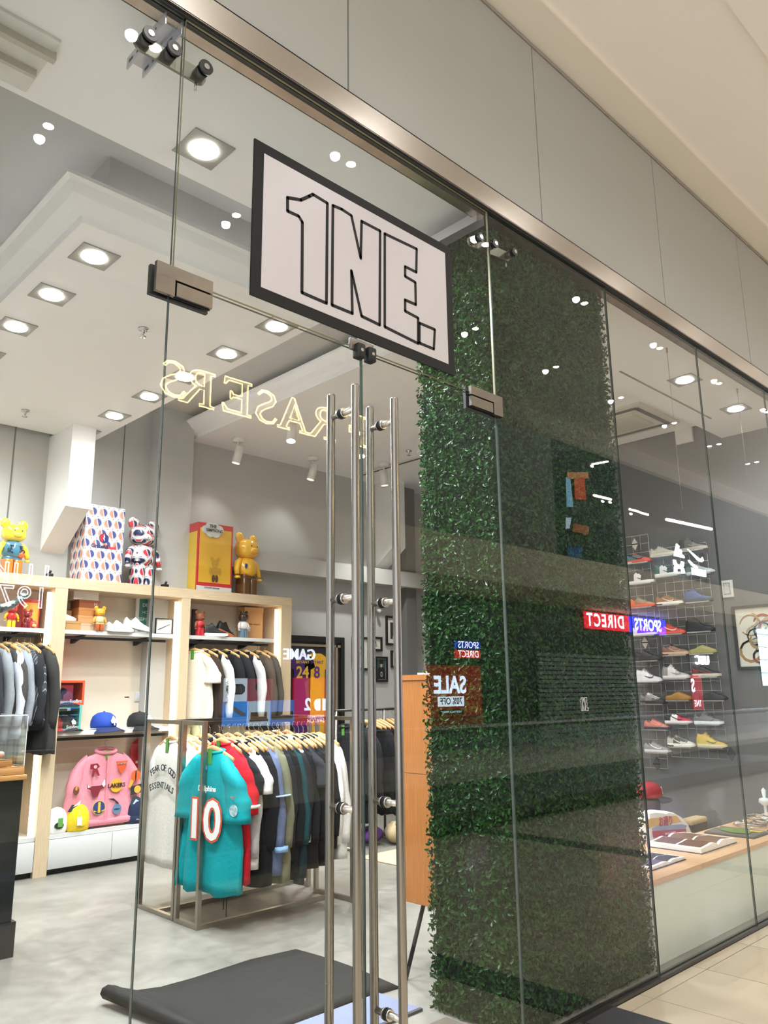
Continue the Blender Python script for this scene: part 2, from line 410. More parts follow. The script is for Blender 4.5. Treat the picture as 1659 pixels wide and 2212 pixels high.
# ================================================================ shopfront: header, glass, doors
FROST = mat('a8a79d', .42, var=.02, nscale=2, spec=.4)
hd = struct(MB().box(-2, 12, .012, .1, 4.29, 5.6).build('wall_header', BLACKR), 'dark carcass behind the frosted panels')
for k in range(-2, 6):
    x0 = 2.12+1.567*k
    MB().box(x0+.005, x0+1.562, -.004, .011, 4.292, 5.56).build('panel', FROST, hd)
struct(MB().box(-2, 12, -.012, .02, 5.566, 5.575).build('trim_2', mat('b5a99b', .4, .4)), 'slim metal bead above the frosted panels')
ch = struct(MB().box(-2, 12, -.022, -.014, 4.15, 4.29).box(-2, 12, -.022, .0, 4.284, 4.29).box(-2, 12, -.022, -.004, 4.148, 4.155).build('trim_channel', STEELH), 'brushed steel channel holding the top of the glass')
struct(MB().box(-2, 12, .03, .085, 4.13, 4.135).box(-2, 12, .08, .085, 4.13, 4.27).build('trim_channel', mat('b7a898', .3, 1.0, var=.2, nscale=8)), 'inner steel flange of the glass channel')
struct(MB().box(-2, 12, -.013, -.001, 4.136, 4.16).box(-2, 12, .013, .03, 4.136, 4.16).build('trim_gasket', BLACKR), 'black rubber gasket along the top of the glass')
struct(MB().box(3.16, 12, -.02, -.001, -.01, .02).box(3.16, 12, .013, .03, -.01, .02).box(.3, 1.26, -.02, -.001, -.01, .02).build('trim_channel', mat('4b4a44', .35, .8, var=.1)), 'dark steel channel along the bottom of the glass')
G = .005
struct(pane('window_1', .3, 1.27-G, 0, 4.14), 'clear glass side panel left of the doors')
struct(pane('window_2', 1.27+G, 3.155-G, 3.026, 4.14, edge=GEDGE2), 'clear glass transom above the doors')
for k, (a, b) in enumerate(((3.155, 4.385), (4.385, 5.718), (5.718, 7.06), (7.06, 8.4), (8.4, 9.74))):
    struct(pane('window_%d' % (k+3), a+G, b-G, 0, 4.14), 'clear full-height glass shopfront panel')
def stem_ring(mb, x, z): pass
for i, (a, b, hx, lab) in enumerate(((1.262, 2.197, 2.09, 'left'), (2.204, 3.150, 2.318, 'right'))):
    d = pane('door_%d' % (i+1), a, b, .012, 3.012)
    struct(d, 'frameless glass door leaf, the %s one of the pair' % lab)
    for s, nm2 in ((-.078, 'outer'), (.078, 'inner')):
        mb = MB().tube([(hx, s, .22), (hx, s, .225), (hx, s, 2.80), (hx, s, 2.805)], [.016, .0175, .0175, .016], 16)
        h = mb.build('pull_bar', mat('8d8780', .24, 1.0, var=.05, nscale=50, stretch=(1, 1, .02)), d)
        h['label'] = '%s brushed steel pull bar' % nm2
    for z in (.36, 1.12, 1.915, 2.70):
        st = MB().tube([(hx, -.072, z), (hx, .084, z)], .0125, 12).build('handle_stem', STEEL, d)
        MB().tube([(hx, -.012, z), (hx, -.002, z)], .021, 14).tube([(hx, .014, z), (hx, .024, z)], .021, 14).build('collar', STEEL, st)
        MB().tube([(hx, -.003, z), (hx, .0, z)], .023, 14).tube([(hx, .012, z), (hx, .015, z)], .023, 14).build('washer', BLACKR, st)
# patch fittings
PATCH = mat('7d766f', .33, 1.0, var=.1, nscale=20)
def patch(x0, x1, notch, label):
    t = thing('patch_fitting', label, 'door fitting', ((x0+x1)/2, 0, 3.0))
    w_ = x1-x0
    if notch == 'r':
        MB().box(x0, x1, -.018, -.001, 3.004, 3.055).box(x0, x0+.075, -.018, -.001, 2.94, 3.005).build('upper_plate', PATCH, t)
        MB().box(x0+.082, x1, -.018, -.001, 2.945, 2.996).build('lower_plate', PATCH, t)
    else:
        MB().box(x0, x1, -.018, -.001, 3.004, 3.05).box(x1-.075, x1, -.018, -.001, 2.94, 3.005).build('upper_plate', PATCH, t)
        MB().box(x0, x1-.082, -.018, -.001, 2.945, 2.996).build('lower_plate', PATCH, t)
    MB().box(x0-.008, x1, .0135, .03, 2.935, 3.05).build('back_plate', BLACKR, t)
    MB().box(x0+.002, x1-.002, -.0025, -.0005, 2.94, 3.052).build('gasket', BLACKR, t)
patch(1.20, 1.43, 'r', 'L-shaped brushed steel patch fitting at the hinge of the left door')
patch(2.93, 3.185, 'l', 'L-shaped brushed steel patch fitting at the hinge of the right door')
t = thing('door_latch', 'black twin latch clamp in the middle above the two doors', 'latch', (2.19, 0, 3.0))
MB().rbox(2.12, 2.255, -.02, -.001, 3.0, 3.055, .004).build('clamp', PATCH, t)
MB().rbox(2.14, 2.185, -.045, -.002, 2.962, 3.03, .008).build('stop', BLACKR, t)
MB().rbox(2.205, 2.25, -.045, -.002, 2.962, 3.03, .008).build('stop', BLACKR, t)
for x_ in (2.162, 2.228): MB().cyl((x_, -.047, 2.997), (x_, -.044, 2.997), .008).build('bolt', CHROME, t)
# spider fittings that clamp the transom corners to the channel
def spider(xc, label, s=1.0):
    t = thing('glass_clamp', label, 'glass fitting', (xc, .03, 3.95))
    a = Vector((xc-.2*s, .05, 3.985)); b = Vector((xc+.2*s, .05, 3.985))
    if s == 1.0: a = at(309, 93, 'y', .05); b = at(428, 163, 'y', .05)
    else: a = at(1020, 522, 'y', .05); b = at(1094, 553, 'y', .05)
    m = MB(); n = 10; pts = []
    r = .036 if s == 1.0 else .03
    for k in range(n+1): q = PI/2+PI*k/n; pts.append((r*math.cos(q), r*math.sin(q)))
    L = (b-a).length
    for k in range(n+1): q = -PI/2+PI*k/n; pts.append((L+r*math.cos(q), r*math.sin(q)))
    dx = (b-a).normalized(); dz = dx.cross(EY)*-1
    m.prism(pts, a, dx, dz, (0, .012, 0)); m.build('arm', mat('77776c', .35, .9), t)
    for f in (0, .42, 1.0):
        c = a+(b-a)*f; 
        q = MB().tube([(c.x, .048, c.z), (c.x, .012, c.z)], .026*(s if s==1 else .8), 18).tube([(c.x, -.001, c.z), (c.x, -.014, c.z)], .03*(s if s==1 else .8), 18).build('disc', mat('3b3b3a', .3, .8), t)
        MB().tube([(c.x, -.0145, c.z), (c.x, -.017, c.z)], .012, 12).build('bolt', CHROME, q)
    MB().cyl((b.x-.01, .05, b.z-.035), (b.x-.01, .05, b.z-.075), .005).build('screw', STEEL, t)
    x = a.x+(b.x-a.x)*.45
    q = MB()
    if s == 1.0:
        for dx_ in (-.035, .035): q.box(x+dx_-.003, x+dx_+.003, .02, .34, 4.08, 4.135)
        q.box(x-.035, x+.035, .06, .34, 4.125, 4.132)
    else:
        for dx_ in (-.03, .03): q.box(x-.06+dx_-.003, x-.06+dx_+.003, .05, .45, 4.09, 4.15)
        q.box(x-.09, x-.03, .05, .45, 4.14, 4.146)
    br = q.build('slotted_bracket', mat('b9bac0', .35, .8), t)
    for k in range(4):
        for dx_ in (-.0385, .0315):
            if s == 1.0: MB().box(x+dx_, x+dx_+.007, .09+k*.065, .125+k*.065, 4.10, 4.114).build('slot', BLACKM, br)
spider(1.27, 'dark three-disc glass clamp with slotted bracket at the top of the left glass joint')
spider(3.155, 'smaller three-disc glass clamp at the top of the hedge column', .8)
struct(MB().box(1.06, 1.62, .03, .084, 4.136, 4.15).build('trim_recess', mat('3d3c39', .5)), 'dark cut-out in the steel flange around the bracket')

# ================================================================ logo sign on the transom
SIGNW = mat('c2bbbb', .35, var=.01, spec=.5); SIGNB = mat('0d0e11', .5, spec=.25)
sg = thing('logo_sign', 'large landscape sign with thick black border and outlined lettering above the doors', 'sign', (2.21, -.01, 3.42))
X0, X1, Z0, Z1 = 1.602, 2.818, 3.071, 3.772
MB().box(X0, X1, -.009, -.001, Z0, Z1).build('border', SIGNB, sg)
bw = .048
MB().box(X0+bw, X1-bw, -.011, -.009, Z0+bw, Z1-bw).build('face', SIGNW, sg)
def outline(mb, px, wd, m=0, closed=True):
    """rounded stroke along photograph points lying on the sign"""
    P = [at(x, y, 'y', -.011) for x, y in px]
    n = len(P)
    for i in range(n if closed else n-1):
        a, b = P[i], P[(i+1) % n]; d = (b-a).normalized(); s = Vector((-d.z, 0, d.x))*wd
        mb.prism([(0, 0), (1, 0), (1, 1), (0, 1)], a-s, b-a, s*2, (0, -.0012, 0), m)
    for a in P:
        mb.prism([(wd*math.cos(2*PI*k/10), wd*math.sin(2*PI*k/10)) for k in range(10)], a, EX, EZ, (0, -.0012, 0), m)
    return mb
one = [(621, 427), (650, 432), (668, 424), (676, 420), (707, 439), (705, 655), (652, 632), (653, 480), (645, 467), (621, 456)]
enn = [(719, 444), (738, 452), (759, 466), (779, 558), (781, 478), (821, 499), (820, 702), (781, 683), (759, 585), (761, 677), (717, 659)]
eee = [(831, 505), (900, 538), (899, 588), (875, 576), (875, 597), (897, 610), (898, 658), (875, 648), (875, 672), (903, 687), (903, 742), (831, 706)]
dot = [(906, 698), (939, 712), (937, 754), (906, 741)]
MBo = MB()
for g in (one, enn, eee, dot): outline(MBo, g, .0075)
MBo.build('logo', SIGNB, sg)
# tiny repeat of the logo on the hedge-side pane
t = thing('glass_decal', 'tiny white logo decal on the glass in front of the hedge', 'decal', (3.8, -.001, 1.46))
m = MB()
P0, P1 = at(1253, 1513, 'y', -.001), at(1271, 1534, 'y', -.001)
for g in (one, enn, eee, dot):
    pts = [at(x, y, 'y', -.001) for x, y in g]
    lo = Vector((1.785, 0, 3.185)); sx = (P1.x-P0.x)/(2.66-1.785); sz = (P0.z-P1.z)/(3.56-3.185)
    Q = [Vector((P0.x+(p.x-lo.x)*sx, -.001, P1.z+(p.z-lo.z)*sz)) for p in pts]
    for i in range(len(Q)):
        a, b = Q[i], Q[(i+1) % len(Q)]; d = (b-a).normalized(); s = Vector((-d.z, 0, d.x))*.0011
        m.prism([(0, 0), (1, 0), (1, 1), (0, 1)], a-s, b-a, s*2, (0, -.0006, 0))
m.build('logo', mat('e8e6e2', .5), t)

# ================================================================ the hedge column
hc_ = thing('hedge_column', 'square column clad in dense artificial boxwood leaves behind the glass', 'hedge', (3.85, .34, 0))
HX0, HX1, HY0, HY1, HZ = 3.245, 4.465, .105, .60, 4.20
MB().box(HX0, HX1, HY0, HY1, 0, HZ).build('backing', mat('0f1a0e', .9), hc_)
def leaf_material():
    m = bpy.data.materials.new('boxwood'); m.use_nodes = True; nt = m.node_tree; b = nt.nodes['Principled BSDF']
    _, v = coords(nt)
    a = noise(nt, v, 46, 2); c = noise(nt, v, 7, 3)
    f = (a-.5)*2.4+.5
    k = mixc(nt, f, lin('061604'), lin('27581b'))
    k2 = mixc(nt, (c-.5)*2.5+.5, lin('092211'), lin('2e571d'))
    mx = mixc(nt, .35, (0, 0, 0), (0, 0, 0))
    n = mx.v.node; nt.links.new(k.v, n.inputs[6]); nt.links.new(k2.v, n.inputs[7])
    nt.links.new(mx.v, b.inputs['Base Color']); b.inputs['Roughness'].default_value = .30; b.inputs['Specular IOR Level'].default_value = .16
    b.inputs['Subsurface Weight'].default_value = 0
    return m
LEAF = leaf_material()
def leaves(n, x0, x1, y, z0, z1, face, seed):
    rnd = random.Random(seed); vs = []; fs = []
    for i in range(n):
        u = rnd.uniform(x0, x1); z = rnd.uniform(z0, z1); dep = rnd.random()**1.6*.035
        s = rnd.uniform(.008, .0135)
        a = rnd.uniform(0, 2*PI); tilt = rnd.uniform(-.9, .9); t2 = rnd.uniform(-.9, .9)
        ca, sa = math.cos(a), math.sin(a)
        # leaf axes in (u, z, out) space
        L = Vector((ca*math.cos(tilt), sa*math.cos(tilt), math.sin(tilt))); W = Vector((-sa*math.cos(t2), ca*math.cos(t2), math.sin(t2)))
        N = L.cross(W).normalized()
        c = Vector((u, z, .004+dep))
        pts = [c-L*s*1.25, c+W*s*.62-L*s*.1+N*s*.22, c+W*s*.5+L*s*.6+N*s*.2, c+L*s*1.25, c-W*s*.5+L*s*.6+N*s*.2, c-W*s*.62-L*s*.1+N*s*.22]
        k = len(vs)
        for p in pts:
            vs.append((p.x, y-p.z, p.y) if face == 'f' else (y-p.z, p.x, p.y) if face == 'l' else (y+p.z, p.x, p.y))
        fs += [(k, k+1, k+2, k+3), (k, k+3, k+4, k+5)]
    return vs, fs
vs, fs = leaves(42000, HX0-.03, HX1+.02, HY0, .01, HZ-.02, 'f', 1)
mb = MB(); mb.add(vs, fs)
vs, fs = leaves(21000, HY0-.02, HY1+.02, HX0, .01, HZ-.02, 'l', 2); mb.add(vs, fs)
vs, fs = leaves(6000, HY0-.02, HY1+.02, HX1, .01, HZ-.02, 'r', 3); mb.add(vs, fs)
lv = mb.build('leaves', LEAF, hc_); lv['kind'] = 'stuff'

# ================================================================ the concourse outside
mf = struct(MB().box(-2.5, 45, -4.1, .02, -.08, -.012).build('floor_concourse', mat('5a5044', .8)))
TILE = mat('cbbca2', .16, var=.05, nscale=2.2, spec=.5)
TILE2 = mat('c4b499', .18, var=.06, nscale=2.2, spec=.5)
ti = 0
def tile(x0, x1, y0, y1):
    global ti; ti += 1
    MB().box(x0+.003, x1-.003, y0+.003, y1-.003, -.012, 0).build('floor_tile', TILE if ti % 3 else TILE2, mf)
xs = [-6+.605*0]
edges = [1.0, 1.6, 2.2, 2.8, 3.4, 3.605]
row = [-.105-.605*k for k in range(7)]
bands = [(-.02, -.105)]+[(row[k], row[k+1]) for k in range(6)]
xe = [4.115+.6025*k for k in range(-10, 27)]
for b0, b1 in bands:
    for k in range(len(xe)-1):
        a, b = xe[k], xe[k+1]
        if a < 3.5 < b: tile(a, 3.60, b1, b0)
        elif a < 3.9 < b or abs(b-4.115) < .01: tile(3.875, 4.115, b1, b0)
        else: tile(a, b, b1, b0)
struct(MB().box(3.605, 3.87, -4.0, -.02, -.012, .004).build('trim_joint', mat('4a4a4c', .4, .3, var=.1)), 'dark metal expansion joint cover across the concourse floor')
struct(MB().box(7.28, 7.56, -4.0, -.02, -.011, .002).build('trim_joint', mat('2e2c2a', .3, var=.1)), 'dark stone band across the concourse floor')
# ceiling over the walkway, with its shallow steps
struct(MB().box(-2.5, 45, -.23, .012, 5.6, 5.75).build('ceiling_concourse', CREAM2), 'cream strip of concourse ceiling along the shopfront')
struct(MB().box(-2.5, 45, -1.0, -.23, 5.625, 5.75).box(-2.5, 45, -4.0, -1.0, 5.60, 5.75).box(-2.5, 45, -4.1, -4.0, 5.3, 6.3).build('ceiling_concourse', CREAM))
# twin downlights in rows
tw = thing('twin_downlight', 'twin recessed concourse downlight mirrored in the shop glass', 'downlight', (0, 0, 0), 0, 'twin downlights of the concourse ceiling')
MLAMP = mat('fffaf0', .4, emit='fff3e0', es=42.0)
MB().lathe([(.055, .0), (.05, -.008), (.042, -.006)], (-.082, 0, 0), 16).lathe([(.055, 0), (.05, -.008), (.042, -.006)], (.082, 0, 0), 16).build('trim', WHITEP, tw, local=True)
MB().lathe([(.042, -.004), (.03, -.012), (.001, -.013)], (-.082, 0, 0), 16).build('lamp', MLAMP, tw, local=True)
MB().lathe([(.042, -.004), (.03, -.012), (.001, -.013)], (.082, 0, 0), 16).build('lamp', MLAMP, tw, local=True)
first = True
for k in range(-2, 9):
    for y, x, rz in ((-1.68, 1.88+1.68*k, 0), (-2.95, 1.75+1.62*k, PI/2)):
        o = tw if first else dup(tw); first = False
        o.location = (x, y, 5.60); o.rotation_euler = (0, 0, rz)
        o['label'] = 'mirrored twin concourse downlight, %s in the %s row counted from the left' % (('first', 'second', 'third', 'fourth', 'fifth', 'sixth', 'seventh', 'eighth', 'ninth', 'tenth', 'eleventh')[k+2], 'shopfront' if rz == 0 else 'void-side')
        lamp('SPOT', 'concourse_beam', (x-.082*math.cos(rz), y-.082*math.sin(rz), 5.585), MALL_SPOT, (.97, .97, 1.0), aim=(x, y, 0), spot_size=2.6, spot_blend=1.0, shadow_soft_size=.038)
# balustrade at the edge of the void
bl = thing('balustrade', 'glass balustrade with steel handrail across the void, mirrored in the glass', 'balustrade', (10, -4, 0))
BG = glass_material(1.0, (.9, .94, .92))
for k in range(-4, 12):
    MB().box(3.7+1.5*k+.01, 3.7+1.5*(k+1)-.01, -4.01, -3.995, .16, 1.06).build('glass_panel', BG, bl)
MB().tube([(-3, -4, 1.12), (22, -4, 1.12)], .028, 10).build('handrail', CHROME, bl)
MB().box(-3, 22, -4.06, -3.95, 0, .17).build('base_rail', mat('55524c', .4, .4), bl)
# far side of the void
struct(MB().box(-2.5, 45, -14, -4.1, -5.1, -5).build('floor_lower', mat('8a8276', .4)))
struct(MB().box(-2.5, 45, -12, -9.5, -.4, -.01).build('floor_opposite', mat('b9a98e', .3)))
struct(MB().box(-2.5, 45, -12.2, -12, -5, 4.15).build('wall_opposite', mat('2d3130', .5)))
struct(MB().box(-2.5, 45, -12.2, -9.6, 4.15, 5.15).build('ceiling_opposite', mat('d8c6a6', .6)))
struct(MB().box(-6, 21.9, -12.2, -12, 5.15, 13).build('wall_opposite', mat('7c776f', .6)))
struct(MB().box(21.9, 45, -12.6, -12.4, 5.15, 13).build('wall_opposite', mat('1c2422', .5)))
# ================================================================ generators
def sup(a, rx, ry, e=.55):
    return math.copysign(abs(math.cos(a))**e, math.cos(a))*rx, math.copysign(abs(math.sin(a))**e, math.sin(a))*ry
def torso_mesh(L, W, T, neck, seed, sh=.215, drop=.075, flat=False):
    """hanging top: wide along y, thin along x, neck at z=0, hem at -L"""
    rnd = random.Random(seed); ph = [rnd.uniform(0, 6.28) for _ in range(4)]
    rows = [(0, neck, .03), (-.02, neck+.022, .036), (-drop*.6, sh*.78, .04), (-drop, sh, .045), (-drop-.05, sh+.012, .05)]
    for t in (.2, .35, .5, .65, .8, .92, 1.0):
        rows.append((-drop-.05-t*(L-drop-.05), sh+.012+(W/2-sh-.012)*min(1, t*1.3), .05+(T-.05)*min(1, t*1.6)))
    rings = []; n = 26
    for z, w_, th in rows:
        ring = []
        k = max(0, (-z-.12)/max(.01, L-.12))
        for j in range(n):
            a = 2*PI*j/n; y, x = sup(a, w_, th, .75)
            f = k*(.012 if flat else .022)
            x += f*math.sin(y*38+ph[0])+f*.6*math.sin(y*71+ph[1]+z*3); y += f*.5*math.sin(z*9+ph[2])
            zz = z+(.012*math.sin(y*22+ph[3]) if k > .95 else 0)
            ring.append(Vector((x, y, zz)))
        rings.append(ring)
    return MB().loft(rings, 0, True, True)
def sleeve_mesh(side, L, w0, w1, seed, sh=.215, drop=.075, out=.05, cuff=None):
    rnd = random.Random(seed+side*13); p = rnd.uniform(0, 6.28); rings = []; n = 14; N = 9
    for i in range(N+1):
        t = i/N; q = w0+(w1-w0)*t
        y = side*(sh-.015+out*math.sin(t*1.9)+.01*math.sin(p+t*5)); z = -drop-.02-L*t+.03*(1-t)
        x = .008*math.sin(p+t*7)
        r2 = q*(1+.06*math.sin(t*17+p)*(t > .1))
        if i == 0: r2 *= .55
        tl = -.35*side*(1-t)
        ring = []
        for j in range(n):
            a = 2*PI*j/n
            dy = math.cos(a)*r2; dx = math.sin(a)*r2*.62
            ring.append(Vector((x+dx, y+dy, z+dy*(-.9*side*(1-t)**2)*1.0)))
        rings.append(ring)
    return MB().loft(rings, 0, True, True)
GCACHE = {}
HANGW = mat('d6a56c', .45, var=.12, nscale=20, stretch=(8, 1, 8))
HOOK = mat('c8c6c0', .2, 1.0)
def hanger(loc, rz, label, group, mat_=None):
    if 'hanger' not in GCACHE:
        t = thing('coat_hanger', label, 'hanger', loc, rz, group)
        rings = []
        for k in range(17):
            u = -1+2*k/16; y = .205*u; z = -.012-.075*abs(u)**1.35; r = .014-.004*abs(u)
            x = -.012*(1-abs(u))
            rings.append([Vector((x+math.cos(a)*r*.75, y, z+math.sin(a)*r*1.5)) for a in [2*PI*j/8 for j in range(8)]])
        MB().loft(rings).build('shoulder_bar', HANGW, t, local=True)
        pts = [(0, 0, 0), (0, 0, .05)]+[(0, .0+.02*math.sin(a)*1.0, .075-.022*math.cos(a)) for a in [k*PI/8*1.25 for k in range(1, 9)]]
        MB().tube(pts, .0022, 6).build('hook', HOOK, t, local=True)
        GCACHE['hanger'] = t
    else: t = dup(GCACHE['hanger'], loc, rz, label, group)
    if mat_: paint(t.children[0], [mat_])
    return t
def garment(loc, rz, label, group, kind, mats, cat='clothing', name=None, seed=0, hang=True, hl=None, hg='wooden hangers on the rails'):
    """kinds share their meshes; every copy carries its own cloth"""
    var = seed % 3; key = (kind, var)
    if key not in GCACHE:
        spec = dict(
            tee=(.72, .54, .05, .105, .24, .088, .095), jacket=(.74, .56, .07, .07, .60, .085, .058), coat=(.9, .60, .075, .07, .62, .088, .06),
            long=(.88, .58, .055, .085, .66, .08, .052), jersey=(.92, .62, .05, .10, .36, .105, .115), knit=(.70, .52, .055, .08, .60, .075, .05), shirt=(.80, .55, .05, .07, .60, .075, .052))[kind]
        L, W, T, nk, SL, w0, w1 = spec; L *= (1, 1.05, .95)[var]
        t = thing(name or kind, label, cat, loc, rz, group)
        torso_mesh(L, W, T, nk, var*7+len(kind)).build('torso', mats[0], t, local=True)
        for s in (-1, 1): sleeve_mesh(s, SL, w0, w1, var*5+3).build('sleeve', mats[0], t, local=True)
        pts = [(math.sin(a)*.034, math.cos(a)*(nk+.004), .004-.012*math.sin(-a)) for a in [2*PI*k/16 for k in range(17)]]
        MB().tube(pts, .011 if kind not in ('jacket', 'coat') else .019, 6).build('collar', mats[0], t, local=True)
        GCACHE[key] = t
    else: t = dup(GCACHE[key], loc, rz, label, group)
    t.name = name or {'tee': 't_shirt', 'jacket': 'jacket', 'coat': 'coat', 'long': 'long_sleeve_top', 'jersey': 'sports_jersey', 'knit': 'sweater', 'shirt': 'shirt'}[kind]
    ch = {}
    for c in t.children: ch.setdefault(c.name.split('.')[0], []).append(c)
    for c in ch['torso']: paint(c, [mats[0]])
    for c in ch['sleeve']: paint(c, [mats[1] if len(mats) > 1 else mats[0]])
    for c in ch['collar']: paint(c, [mats[2] if len(mats) > 2 else mats[0]])
    if seed % 3 != 1 and hang:
        if 'tag' not in GCACHE: GCACHE['tag'] = MB().box(-.047, -.043, -.028, .012, -.085, .02).build('swing_tag', mat('5c9a40', .6), t, local=True); GCACHE['tag'].parent = t
        else:
            g_ = GCACHE['tag'].copy(); col.objects.link(g_); g_.parent = t
    if hang: hanger((loc[0], loc[1], loc[2]+.035), rz, hl or 'wooden hanger holding the '+' '.join(label.split(',')[0].split()[:12]), hg)
    return t
def trousers(loc, rz, label, group, m_, L=.95):
    t = thing('trousers', label, 'clothing', loc, rz, group)
    for s in (-1, 1):
        rings = []
        for k in range(9):
            u = k/8; r = .10-.05*u
            rings.append([Vector((.45*math.sin(a)*r, s*(.075+.035*u)+math.cos(a)*r*(1 if u > .25 else 1), -.03-L*u+.01*math.sin(5*u+s))) for a in [2*PI*j/12 for j in range(12)]])
        MB().loft(rings).build('trouser_leg', m_, t, local=True)
    MB().rbox(-.035, .035, -.17, .17, -.12, -.01, .02).build('waistband', m_, t, local=True)
    return t
def toy_bear(name, loc, h, label, cols, rz=0, group=None, eyes=True):
    """generic bear-shaped vinyl toy; cols: head, torso, arms, legs"""
    t = thing(name, label, 'toy', loc, rz, group)
    mm = [q if not isinstance(q, str) else mat(q, .16, var=.02, coat=.6) for q in cols]
    H = h
    hd = MB().ell((0, 0, .715*H), .19*H, .155*H, .15*H, e=.75).build('head', mm[0], t, local=True)
    MB().ell((0, -.14*H, .675*H), .08*H, .045*H, .05*H, e=.9).build('muzzle', mm[0], hd, local=True)
    for s in (-1, 1):
        MB().ell((s*.155*H, .01*H, .87*H), .09*H, .035*H, .088*H).build('ear', mm[0], t, local=True)
        if eyes: MB().ell((s*.065*H, -.148*H, .745*H), .012*H, .008*H, .014*H).build('eye', mat('1a1a1a', .2), hd, local=True)
    MB().lathe([(.11*H, .30*H), (.155*H, .34*H), (.165*H, .42*H), (.155*H, .50*H), (.125*H, .555*H), (.07*H, .575*H)], n=20, sx=1.05, sy=.85).build('torso', mm[1], t, local=True)
    for s in (-1, 1):
        pts = [(s*.14*H, 0, .535*H), (s*.205*H, -.005*H, .47*H), (s*.238*H, -.02*H, .38*H), (s*.245*H, -.04*H, .30*H)]
        a = MB().tube(pts, [.045*H, .052*H, .045*H, .035*H], 12).build('arm', mm[2], t, local=True)
        q = [(s*.245*H+.03*H*math.cos(b), -.05*H+.03*H*math.sin(b), .26*H) for b in [PI/2+k*PI*1.5/8-PI*.75-PI/2+PI for k in range(9)]]
        MB().tube(q, .02*H, 8).build('hand', mm[2], a, local=True)
        MB().rbox(s*.08*H-.068*H, s*.08*H+.068*H, -.1*H, .085*H, 0, .27*H, .022*H).build('leg', mm[3], t, local=True)
    MB().rbox(-.14*H, .14*H, -.09*H, .085*H, .245*H, .32*H, .025*H).build('hips', mm[4] if len(mm) > 4 else mm[3], t, local=True)
    return t
def cap(loc, rz, label, cm, bm_=None, group=None, patch=None, s=1.0, name='baseball_cap'):
    """front towards local -y"""
    t = thing(name, label, 'cap', loc, rz, group)
    prof = [(.088, 0), (.092, .02), (.09, .05), (.078, .085), (.05, .108), (.02, .116), (.003, .117)]
    MB().lathe([(r*s, z*s) for r, z in prof], n=20, sy=1.1).build('crown', cm, t, local=True)
    pts = []; rows = []
    for k in range(5):
        u = k/4; ring = []
        for j in range(11):
            a = -PI*.42+PI*.84*j/10; r = .088+.075*u*math.cos(a)**.5
            ring.append(Vector((math.sin(a)*r*s, -math.cos(a)*r*1.08*s, (.008-.03*u*u*0+.0-.02*u-(.02*abs(math.sin(a))*u))*s)))
        rows.append(ring)
    vs = [q for r in rows for q in r]; n = len(vs); vs += [q+Vector((0, 0, -.004*s)) for q in vs]
    fs = []
    for i in range(4):
        for j in range(10):
            a = i*11+j; fs += [(a, a+11, a+12, a+1), (a+n, a+1+n, a+12+n, a+11+n)]
    ed = [44+j for j in range(11)]
    for j in range(10): fs.append((44+j, 44+j+n, 45+j+n, 45+j))
    MB().add(vs, fs, 0, True).build('brim', bm_ or cm, t, local=True)
    MB().ell((0, 0, .118*s), .008*s, .008*s, .006*s, nu=8, nv=5).build('button', cm, t, local=True)
    if patch:
        m = MB()
        for poly in patch: m.prism([(x*s, y*s) for x, y in poly], (0, -.103*s, .05*s), EX, (0, .28, .96), (0, -.004*s, 0))
        m.build('patch', mat('f2f1ee', .6), t, local=True)
    return t
def beanie(loc, rz, label, m_, cuff=True, patchm=None, group=None, s=1.0):
    t = thing('beanie', label, 'hat', loc, rz, group)
    MB().lathe([(.088*s, 0), (.10*s, .02*s), (.102*s, .08*s), (.095*s, .14*s), (.07*s, .19*s), (.035*s, .215*s), (.003*s, .222*s)], n=20, sy=.7).build('crown', m_, t, local=True)
    if cuff: MB().lathe([(.095*s, 0), (.108*s, .005*s), (.11*s, .06*s), (.1*s, .068*s)], n=20, sy=.7).build('cuff', m_, t, local=True)
    if patchm: 
        q = [(.042*math.cos(2*PI*k/18)*s, .028*math.sin(2*PI*k/18)*s) for k in range(18)]
        MB().prism(q, (0, -.07*s, .07*s), EX, (0, .1, 1), (0, -.006, 0)).build('patch', patchm, t, local=True)
    return t
SHOE = {}
def arch(w, z0, z1, n=9, e=.7):
    pts = []
    for k in range(n):
        a = PI*k/(n-1); pts.append((math.copysign(abs(math.cos(a))**e, math.cos(a))*w, z0+(z1-z0)*abs(math.sin(a))**e))
    return pts
